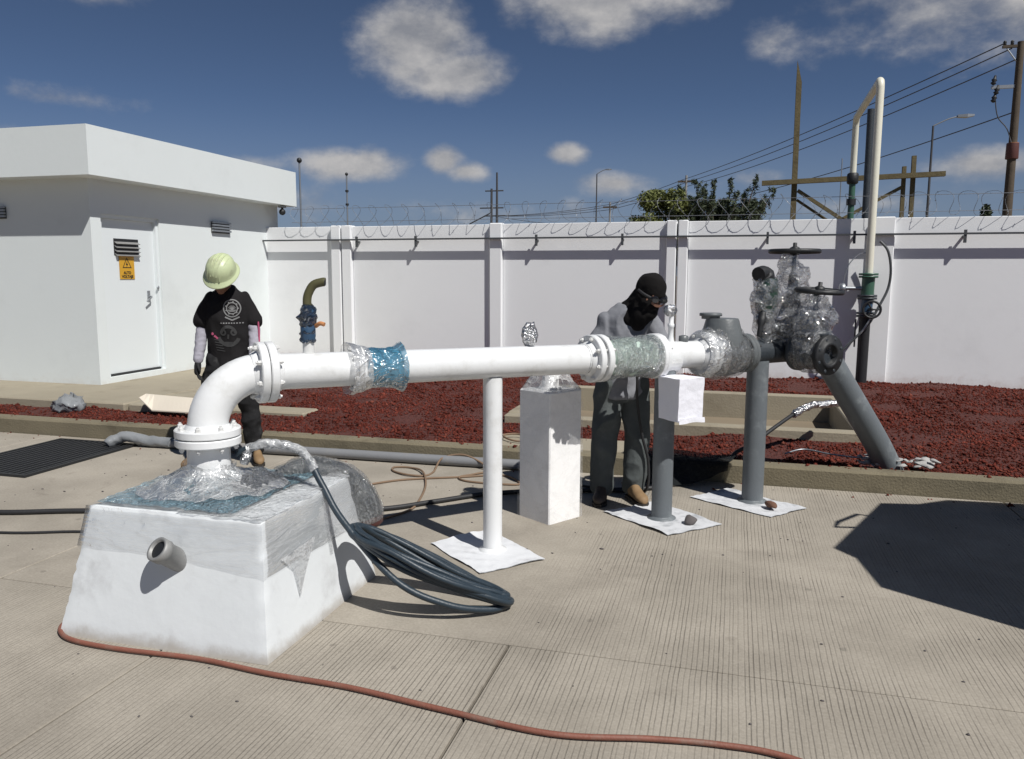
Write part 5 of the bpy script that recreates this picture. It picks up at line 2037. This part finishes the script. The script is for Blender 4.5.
# ================================================================== PEOPLE
def fuse(name, b, voxel, mat, parent, smooth=6, wr=0.0, wf=9.0, seed=0, wr2=0.0, wf2=26.0, aniso=(1, 1, 1), cut=None):
    """melt overlapping volumes into one continuous skin, relax it, add cloth folds"""
    o = b.build(name, mat)
    fix_normals(o)
    md = o.modifiers.new('skin', 'REMESH')
    md.mode = 'VOXEL'
    md.voxel_size = voxel
    sm = o.modifiers.new('relax', 'SMOOTH')
    sm.factor, sm.iterations = .5, smooth
    dg = bpy.context.evaluated_depsgraph_get()
    me = bpy.data.meshes.new_from_object(o.evaluated_get(dg))
    o.modifiers.clear()
    old = o.data
    o.data = me
    bpy.data.meshes.remove(old)
    me.name = name
    if not me.materials:
        me.materials.append(mat)
    n = len(me.vertices)
    co = np.empty(n * 3)
    me.vertices.foreach_get('co', co)
    no = np.empty(n * 3)
    me.vertices.foreach_get('normal', no)
    co, no = co.reshape(-1, 3), no.reshape(-1, 3)
    if wr or wr2:
        for i in range(n):
            p = Vector((co[i][0] * aniso[0], co[i][1] * aniso[1], co[i][2] * aniso[2]))
            d = 0
            if wr:
                d += wr * (1 - 2 * abs(noise.noise(p * wf + Vector((seed, 0, 0)))))
            if wr2:
                d += wr2 * noise.noise(p * wf2 + Vector((0, seed, 0)))
            co[i] += no[i] * d
        me.vertices.foreach_set('co', co.ravel())
    if cut:
        bm = bmesh.new()
        bm.from_mesh(me)
        for pc, pn in cut:
            geom = bm.verts[:] + bm.edges[:] + bm.faces[:]
            bmesh.ops.bisect_plane(bm, geom=geom, plane_co=pc, plane_no=pn, clear_outer=True)
        bm.to_mesh(me)
        bm.free()
    me.polygons.foreach_set('use_smooth', [True] * len(me.polygons))
    me.update()
    o.parent = parent
    return o


def oval(b, rings, n=20):
    """rings = [(centre, rx, ry)] stacked along any path, cross-sections kept horizontal"""
    b.loft([[Vector(c) + Vector((cos(2 * pi * i / n) * rx, sin(2 * pi * i / n) * ry, 0)) for i in range(n)] for c, rx, ry in rings])


def limb(b, pts, rad, n=14):
    path = bez(pts, 5)
    L = len(path) - 1
    ks = [i * 5 / L for i in range(len(pts))]
    r = [float(np.interp(i / L, ks, rad)) for i in range(L + 1)]
    b.tube(path, r, n)
    b.ball(path[0], r[0], n, 8)
    b.ball(path[-1], r[-1], n, 8)


def hand(b, wrist, d, side, palm_n, size=1.0, curl=.5):
    """palm, four unequal curled fingers and a thumb; d = pointing direction, side = towards thumb"""
    w_, d, side, pn = Vector(wrist), Vector(d).normalized(), Vector(side).normalized(), Vector(palm_n).normalized()
    S = size
    limb(b, [w_, w_ + d * .035 * S, w_ + d * .085 * S], [.024 * S, .03 * S, .028 * S], 10)
    for sgn in (-1, 1):
        limb(b, [w_ + d * .03 * S + side * sgn * .016 * S, w_ + d * .085 * S + side * sgn * .024 * S], [.019 * S, .017 * S], 8)
    for k, (off, ln) in enumerate(((.032, .072), (.011, .082), (-.010, .077), (-.030, .06))):
        p0 = w_ + d * .085 * S + side * off * S
        a = curl * (1 + .12 * k)
        p1 = p0 + (d * cos(a * .4) + pn * sin(a * .4)) * ln * .45 * S
        p2 = p1 + (d * cos(a * 1.1) + pn * sin(a * 1.1)) * ln * .33 * S
        p3 = p2 + (d * cos(a * 1.8) + pn * sin(a * 1.8)) * ln * .28 * S
        limb(b, [p0, p1, p2, p3], [.0105 * S, .0098 * S, .009 * S, .0075 * S], 8)
    t0 = w_ + d * .025 * S + side * .026 * S
    t1 = t0 + (d * .6 + side * .75 + pn * .2).normalized() * .035 * S
    t2 = t1 + (d * .9 + side * .25 + pn * .35).normalized() * .030 * S
    limb(b, [t0, t1, t2], [.014 * S, .012 * S, .009 * S], 8)


def head_mesh(b, c, rot, s=1.0):
    """skull, jaw, nose, brow, lips, ears; face towards local -Y of rot"""
    q = MB()
    q.ball((0, .012, .035), .092, 18, 12, (.86, 1.06, 1.05))
    q.ball((0, -.02, -.035), .068, 16, 10, (.92, 1.0, 1.15))
    q.ball((0, -.055, -.085), .034, 12, 8, (1.1, .9, .8))
    q.ball((0, -.088, .028), .03, 12, 6, (1.7, .4, .5))
    q.tube([(0, -.088, .03), (0, -.102, .005), (0, -.113, -.02), (0, -.098, -.03)], [.009, .012, .016, .012], 10)
    for sx_ in (-1, 1):
        q.ball((sx_ * .012, -.1, -.026), .010, 8, 6)
        q.ball((sx_ * .033, -.078, .012), .015, 10, 6, (1, .6, .8))
        q.ball((sx_ * .045, -.062, -.02), .024, 10, 6)
        q.ball((sx_ * .083, .012, -.005), .026, 10, 8, (.35, .75, 1.2))
    for zz, r in ((-.052, .011), (-.063, .012)):
        q.tube([(-.022, -.080, zz), (0, -.09, zz), (.022, -.080, zz)], [.004, r * .8, .004], 8)
    for i in range(len(q.v)):
        q.v[i] = Vector(c) + rot @ (q.v[i] * s)
    o = len(b.v)
    b.v += q.v
    b.f += [tuple(i + o for i in f) for f in q.f]
    b.sm += q.sm


def boot(b, bs, heel, d, L=.28, W=.05):
    heel, d = Vector(heel), Vector((d[0], d[1], 0)).normalized()
    s = Vector((-d.y, d.x, 0))

    def sec(t, w_, h, z0=.018):
        c = heel + d * t
        return [c + s * w_ * cos(a) + Vector((0, 0, z0 + h * .5 + h * .5 * sin(a))) for a in [2 * pi * i / 14 for i in range(14)]]
    b.loft([sec(-.035, .022, .06), sec(-.02, .034, .09), sec(.03, .038, .13), sec(.08, .040, .115), sec(.14, .046, .08), sec(.19, .049, .068), sec(.225, .038, .055), sec(.245, .018, .035)])
    limb(b, [heel + d * .03 + Vector((0, 0, .08)), heel + d * .025 + Vector((0, 0, .17))], [.045, .05], 12)
    sole = [(-.04, .026), (-.02, .038), (.05, .040), (.1, .042), (.17, .053), (.215, .045), (.25, .020)]
    out = [heel + d * t + s * w_ for t, w_ in sole] + [heel + d * t - s * w_ for t, w_ in reversed(sole)]
    bs.loft([[p + Vector((0, 0, .002)) for p in out], [p + Vector((0, 0, .024)) for p in out]], True, False)


def person_root(label, loc, rz):
    return empty('person', label, 'person', loc, rz)


# ---- first worker: pale helmet, black printed shirt, standing with bowed head
p1 = person_root('person in pale green hard hat and black printed shirt standing with bowed head', (-4.09, 5.82, 0), radians(24))
p1.scale = (.93, .93, 1.0)
hips, chest = Vector((.0, .02, .90)), Vector((.0, .02, 1.28))
RL, LL = [(-.10, .02, .88), (-.20, -.015, .49), (-.31, -.01, .10)], [(.095, .02, .88), (.155, .0, .49), (.195, .045, .09)]
RA = [(-.145, .02, 1.405), (-.225, .02, 1.15), (-.265, -.03, .89)]
LA = [(.145, .02, 1.405), (.225, .01, 1.15), (.225, -.06, .89)]
headc = Vector((-.01, -.115, 1.575))
hrot = Matrix.Rotation(radians(12), 3, 'Y') @ Matrix.Rotation(radians(-14), 3, 'Z') @ Matrix.Rotation(radians(42), 3, 'X')
b = MB()
head_mesh(b, headc, hrot)
limb(b, [(0, .03, 1.42), (-.005, -.01, 1.49), headc + hrot @ Vector((0, .03, -.04))], [.066, .056, .055])
oval(b, [((0, .02, .84), .12, .085), ((0, .02, .95), .145, .095), ((0, .02, 1.1), .135, .09), ((0, .02, 1.32), .165, .10), ((0, .02, 1.44), .12, .075), ((0, .02, 1.48), .06, .05)])
for L_ in (RL, LL):
    limb(b, L_, [.085, .058, .042])
for A_ in (RA, LA):
    limb(b, A_, [.040, .040, .029])
fuse('body', b, .0075, M['skin'], p1, 5)
b = MB()
hand(b, RA[2], (-.08, -.12, -1), (.25, -1, 0), (1, .2, 0), 1.05, .55)
limb(b, [Vector(RA[2]) + Vector((0, .005, .03)), RA[2]], [.034, .029], 10)
fuse('glove', b, .0045, M['glove'], p1, 3)
b = MB()
hand(b, LA[2], (-.02, -.15, -1), (-.25, -1, 0), (-1, .2, 0), 1.05, .55)
limb(b, [Vector(LA[2]) + Vector((0, .005, .03)), LA[2]], [.034, .029], 10)
fuse('glove', b, .0045, M['glove'], p1, 3)
# sleeves under the shirt
for A_ in (RA, LA):
    b = MB()
    limb(b, [Vector(A_[0]).lerp(Vector(A_[1]), .45), A_[1], Vector(A_[1]).lerp(Vector(A_[2]), .93)], [.048, .052, .040])
    fuse('sleeve', b, .008, M['sleeve'], p1, 4, .006, 10, 3, .002, 40, (1, 1, 1.8))
# shirt with short sleeves
b = MB()
oval(b, [((0, .02, .74), .185, .135), ((0, .02, .82), .182, .132), ((0, .02, .95), .172, .122), ((0, .015, 1.1), .178, .122), ((0, .01, 1.28), .186, .125), ((0, .015, 1.38), .168, .112), ((0, .02, 1.45), .135, .09), ((0, .02, 1.50), .085, .07), ((0, .02, 1.52), .07, .06)])
limb(b, [RA[0], (-.182, .02, 1.33), (-.215, .02, 1.225)], [.054, .064, .072])
limb(b, [LA[0], (.182, .02, 1.33), (.215, .015, 1.225)], [.054, .064, .072])
shirt = fuse('shirt', b, .010, M['shirt_black'], p1, 5, .018, 7, 4, .003, 22, (1, 1, .6))
b = MB()
for L_ in (RL, LL):
    limb(b, [L_[0], L_[1], Vector(L_[1]).lerp(Vector(L_[2]), .93)], [.104, .078, .064])
oval(b, [((0, .02, .78), .165, .118), ((0, .02, .86), .165, .118), ((0, .02, .94), .16, .112)])
fuse('trousers', b, .010, M['pants_black'], p1, 4, .020, 8, 2, .003, 25)
def boots(root, specs, L=.28):
    for heel, d, mt_ in specs:
        b, bs = MB(), MB()
        boot(b, bs, heel, d, L)
        o_ = fuse('boot', b, .008, mt_, root, 3)
        bs.build('sole', M['sole'], o_)


boots(p1, (((-.31, .01, 0), (-.35, -1), M['boot']), ((.195, .06, 0), (.3, -1), M['boot'])))
# hard hat
b = MB()
rings = []
nH = 40
for k, (r, z) in enumerate(((.166, -.008), (.168, -.004), (.164, .003), (.142, .012), (.139, .02), (.137, .05), (.128, .085), (.108, .118), (.075, .142), (.035, .154), (.006, .157))):
    ring = []
    for i in range(nH):
        a = 2 * pi * i / nH
        brim = 1.0
        if r > .145:
            brim = 1 + .06 * max(0, -sin(a)) ** 2
        rib = 1 + (.022 if (r < .137 and r > .03 and min(abs(((a + pi / 10) % (pi / 5)) - pi / 10), 9) < .09) else 0)
        zz = z - (.012 * max(0, -sin(a)) if r > .145 else 0)
        ring.append(Vector((cos(a) * r * .90 * brim * rib, sin(a) * r * 1.04 * brim * rib, zz)))
    rings.append(ring)
b.loft(rings, True)
cap_o = headc + hrot @ Vector((0, .012, .055))
for i in range(len(b.v)):
    b.v[i] = cap_o + hrot @ b.v[i]
hat = b.build('hard_hat', M['helmet'], p1)
b = MB()
for k in range(5):
    a0_ = pi / 2
    pts = []
    off = (k - 2) * .034
    for j in range(13):
        t = -1 + 2 * j / 12
        yy = t * .135
        xx = off * (1 - .25 * t * t)
        zz = .158 * sqrt(max(0, 1 - (yy / .150) ** 2 - (xx / .128) ** 2)) + .004
        pts.append(cap_o + hrot @ Vector((xx, yy, zz)))
    b.tube(pts, .006, 6)
b.build('crest_ribs', M['helmet'], hat)
# print on the shirt, draped over the cloth
from mathutils.bvhtree import BVHTree
dg = bpy.context.evaluated_depsgraph_get()
bvh = BVHTree.FromObject(shirt, dg)


def drape(b, pts2, faces, e=.0035):
    vs = []
    for x, z in pts2:
        hit = bvh.ray_cast(Vector((x, -1, z)), Vector((0, 1, 0)))
        vs.append((hit[0] + Vector((0, -e, 0))) if hit[0] is not None else Vector((x, -.13, z)))
    b.add(vs, faces, False)


def ring2(b, cx_, cz_, r0, r1, n=30, a0=0.0, a1=2 * pi, sx_=1.0):
    p = []
    for i in range(n + 1):
        a = a0 + (a1 - a0) * i / n
        p += [(cx_ + cos(a) * r0 * sx_, cz_ + sin(a) * r0), (cx_ + cos(a) * r1 * sx_, cz_ + sin(a) * r1)]
    drape(b, p, [(2 * i, 2 * i + 1, 2 * i + 3, 2 * i + 2) for i in range(n)])


def bar2(b, x0, z0, x1, z1, t=.004, n=4):
    d = Vector((x1 - x0, z1 - z0)).normalized()
    nx, nz = -d.y * t, d.x * t
    p = []
    for i in range(n + 1):
        f = i / n
        x, z = x0 + (x1 - x0) * f, z0 + (z1 - z0) * f
        p += [(x + nx, z + nz), (x - nx, z - nz)]
    drape(b, p, [(2 * i, 2 * i + 1, 2 * i + 3, 2 * i + 2) for i in range(n)])


b = MB()
ex, ez = .062, 1.335
ring2(b, ex, ez, .066, .075)
ring2(b, ex, ez, .042, .050)
for k in range(9):
    a = k * 2 * pi / 9
    bar2(b, ex + cos(a) * .050, ez + sin(a) * .050, ex + cos(a) * .058, ez + sin(a) * .058, .005, 1)
for k in range(7):
    a = radians(30 + k * 20)
    bar2(b, ex, ez - .012, ex + cos(a) * .036, ez - .012 + sin(a) * .036, .0025, 2)
bar2(b, ex - .034, ez - .016, ex + .034, ez - .016, .004)
bar2(b, ex - .024, ez - .026, ex + .024, ez - .026, .003)
bar2(b, ex - .06, ez - .072, ex, ez - .098, .006)
bar2(b, ex + .06, ez - .072, ex, ez - .098, .006)
for k in range(9):
    x = ex - .10 + k * .022
    bar2(b, x, ez - .122, x + .013, ez - .122, .005, 1)
b.build('crest_print', M['white_print'], p1)
b = MB()
fx, fz = .025, 1.12
for a0, a1, r0, r1 in ((.2, 2.9, .05, .075), (3.4, 5.9, .075, .105)):
    ring2(b, fx, fz, r0, r1, 20, a0, a1)
ring2(b, fx - .045, fz + .015, .012, .028, 14)
ring2(b, fx + .045, fz + .015, .012, .028, 14)
bar2(b, fx, fz, fx - .006, fz - .04, .008)
bar2(b, fx - .035, fz - .07, fx + .035, fz - .07, .008)
for k in range(6):
    bar2(b, fx - .13 + k * .004, fz - .02 - k * .022, fx - .085 + k * .01, fz - .03 - k * .022, .004)
b.build('face_print', M['grey_print'], p1)
b = MB()
ring2(b, -.115, 1.125, .0, .012, 10)
bar2(b, -.10, 1.11, -.07, 1.085, .008)
b.build('pink_mark', M['pink_print'], p1)
b = MB()
st = [Vector((.270, -.03, 1.22)), Vector((.275, -.03, 1.12)), Vector((.272, -.045, 1.0)), Vector((.262, -.07, .91))]
b.tube(bez(st, 4), .009, 6)
b.build('pink_stripe', M['pink_print'], p1)

# ---- second worker: black hood and goggles, grey shirt, working behind the pipe
p2 = person_root('person in black hood and goggles wearing grey work clothes behind the pipe', (-.75, 5.66, 0), radians(28))
RL, LL = [(-.085, .02, .84), (-.12, .0, .46), (-.125, .03, .085)], [(.085, .02, .84), (.11, -.02, .46), (.10, .0, .085)]
RA = [(-.125, .0, 1.29), (-.205, -.03, 1.09), (-.10, -.27, 1.02)]
LA = [(.18, -.05, 1.285), (.255, -.13, 1.10), (.22, -.34, 1.10)]
headc = Vector((.125, -.165, 1.488))
hrot = Matrix.Rotation(radians(10), 3, 'Z') @ Matrix.Rotation(radians(26), 3, 'X') @ Matrix.Rotation(radians(8), 3, 'Y')
b = MB()
head_mesh(b, headc, hrot)
limb(b, [(.03, .0, 1.32), (.08, -.07, 1.40), headc + hrot @ Vector((0, .03, -.04))], [.066, .058, .055])
oval(b, [((0, .02, .80), .12, .085), ((0, .02, .92), .14, .09), ((.0, .01, 1.08), .13, .085), ((.01, -.01, 1.22), .155, .095), ((.02, -.02, 1.33), .12, .075), ((.03, -.03, 1.38), .06, .05)])
for L_ in (RL, LL):
    limb(b, L_, [.08, .056, .042])
for A_ in (RA, LA):
    limb(b, A_, [.052, .04, .029])
hand(b, RA[2], (.35, -1, -.1), (0, .1, 1), (1, .3, -.2), 1.0, .9)
hand(b, LA[2], (-.1, -1, .1), (0, -.1, 1), (-1, .3, -.2), 1.0, .9)
fuse('body', b, .0075, M['skin'], p2, 5)
b = MB()
oval(b, [((0, .02, .76), .172, .12), ((0, .02, .86), .166, .118), ((.0, .01, 1.0), .168, .118), ((.01, -.01, 1.18), .172, .12), ((.015, -.02, 1.31), .162, .105), ((.025, -.03, 1.365), .135, .095), ((.035, -.035, 1.41), .09, .075)])
for A_ in (RA, LA):
    limb(b, [A_[0], A_[1], Vector(A_[1]).lerp(Vector(A_[2]), .93)], [.064, .062, .046])
fuse('shirt', b, .010, M['shirt_grey'], p2, 4, .018, 8, 3, .003, 24, (1, 1, .9))
b = MB()
for L_ in (RL, LL):
    limb(b, [L_[0], L_[1], Vector(L_[1]).lerp(Vector(L_[2]), .96)], [.104, .082, .074])
oval(b, [((0, .02, .74), .15, .105), ((0, .02, .82), .155, .108), ((0, .02, .92), .145, .1)])
fuse('trousers', b, .010, M['pants_grey'], p2, 4, .020, 7, 6, .003, 25, (1, 1, .7))
# hood drapes from the crown over shoulders and chest
b = MB()
H = lambda x, y, z: headc + hrot @ Vector((x, y, z))
q = MB()
q.ball((0, .012, .035), .104, 20, 12, (.89, 1.06, 1.05))
q.ball((0, -.035, -.055), .080, 16, 10, (.95, 1.0, 1.15))
for i in range(len(q.v)):
    q.v[i] = headc + hrot @ q.v[i]
b.v += q.v
b.f += q.f
b.sm += q.sm
limb(b, [H(0, .02, -.02), (.08, -.07, 1.39), (.045, -.04, 1.33)], [.088, .10, .118])
limb(b, [H(0, -.06, -.1), (.075, -.155, 1.35), (.055, -.14, 1.29)], [.06, .07, .05])
fuse('hood', b, .008, M['hood'], p2, 4, .010, 9, 5, .002, 30)
b = MB()
for sx_ in (-1, 1):
    rings = []
    for k in range(5):
        f = k / 4
        rings.append([H(sx_ * .036 + cos(2 * pi * i / 16) * (.034 - .006 * f), -.118 - .014 * f + .018 * abs(sx_ * .036 + cos(2 * pi * i / 16) * .03) * 8 * .3, .018 + sin(2 * pi * i / 16) * (.024 - .004 * f)) for i in range(16)])
    b.loft(rings)
b.tube([H(-.012, -.128, .022), H(.012, -.128, .022)], .007, 8)
b.build('goggles', M['lens'], p2)
b = MB()
b.tube(bez([H(-.062, -.108, .02), H(-.092, -.06, .02), H(-.105, .0, .02)], 4), .010, 8)
b.tube(bez([H(.062, -.108, .02), H(.092, -.06, .02), H(.105, .0, .02)], 4), .010, 8)
b.build('goggle_strap', M['black_rubber'], p2)
b = MB()
b.add([H(-.055, -.1195, .0), H(-.02, -.13, -.012), H(.02, -.13, -.012), H(.055, -.1195, .0), H(.05, -.122, -.018), H(.015, -.134, -.03), H(-.015, -.134, -.03), H(-.05, -.122, -.018)],
      [(0, 7, 6, 1), (1, 6, 5, 2), (2, 5, 4, 3)], True)
b.build('face_gap', M['skin'], p2)
boots(p2, (((-.125, .04, 0), (-.45, -1), M['boot_dark']), ((.085, .0, 0), (.05, -1), M['boot'])), .27)
b = MB().tube(bez([(.03, -.19, 1.05), (.035, -.20, .9), (.05, -.17, .75), (.10, -.15, .5), (.16, -.13, .3), (.17, -.08, .08), (.1, .1, .02), (-.2, .35, .02)], 8), .0105, 8)
b.build('spray_hose', M['black_rubber'], p2)

# ================================================================== truck standing just outside the picture, its shade falls on the slab
tk = empty('parked_truck', 'white truck cab parked at the right end of the slab, out of the picture', 'truck', (2.35, 4.3, 0))
TKI = Matrix.Translation((-2.35, -4.3, 0))


def tkp(b, name, mat):
    o = b.build(name, mat, tk)
    o.matrix_parent_inverse = TKI
    return o


def sh(x, y, z):
    """corner of the cab whose shade lands at x, y on the slab"""
    return (x + z * SUN.x / SUN.z, y + z * SUN.y / SUN.z)


zr = 2.2
roof = [sh(.627, 4.962, zr), sh(1.065, 6.078, zr), sh(1.323, 6.127, zr), sh(1.549, 6.30, zr), (4.1, 5.42), (4.1, 3.5), sh(.80, 4.72, zr)]
lowz = 1.95
b = MB()
lo = [sh(.794, 4.383, lowz), sh(.735, 4.80, lowz)] + [(roof[1][0] + .03, roof[1][1] - .03), (roof[2][0], roof[2][1]), (roof[3][0] + .02, roof[3][1]), (4.08, 5.4), (4.08, 3.45)]
b.loft([[(x, y, zz) for x, y in lo] for zz in (.55, lowz)], True, False)
tkp(b, 'cab', M['truck'])
b = MB()
b.loft([[(x, y, zz) for x, y in roof] for zz in (lowz + .003, zr)], True, False)
tkp(b, 'roof', M['truck'])
b = MB()
x0_, y0_ = lo[0]
x1_, y1_ = lo[1]
dv = Vector((x1_ - x0_, y1_ - y0_, 0))
nv = Vector((dv.y, -dv.x, 0)).normalized() * -1
pq = [Vector((x0_, y0_, 0)) + dv * f for f in (.12, .88)]
b.add([pq[0] + nv * .006 + Vector((0, 0, 1.25)), pq[1] + nv * .006 + Vector((0, 0, 1.25)), pq[1] + nv * .006 + Vector((0, 0, 1.8)), pq[0] + nv * .006 + Vector((0, 0, 1.8))], [(0, 1, 2, 3)])
tkp(b, 'side_window', M['glass'])
for wx, wy in ((2.75, 4.95), (3.95, 4.75), (2.75, 2.3), (3.95, 2.3)):
    tkp(MB().lathe((wx - .12, wy, .4), (1, 0, 0), [(.2, 0), (.38, .01), (.40, .04), (.40, .22), (.38, .25), (.2, .26)], 24), 'wheel', M['black_rubber'])
tkp(MB().box((2.75, .6, .55), (4.05, 3.4, .75)), 'flatbed', M['black_iron'])
mz = 1.75
ma, mb_, mc = sh(.686, 5.397, mz), sh(.896, 5.729, mz - .05), sh(.80, 5.40, mz - .05)
b = MB().tube([(*sh(.90, 5.44, mz - .1), mz - .1), (*ma, mz), (*sh(.72, 5.52, mz + .05), mz + .05), (*sh(.87, 5.74, mz + .05), mz + .05), (*sh(1.0, 5.7, mz), mz)], .016, 8)
tkp(b, 'mirror_bracket', M['black_iron'])
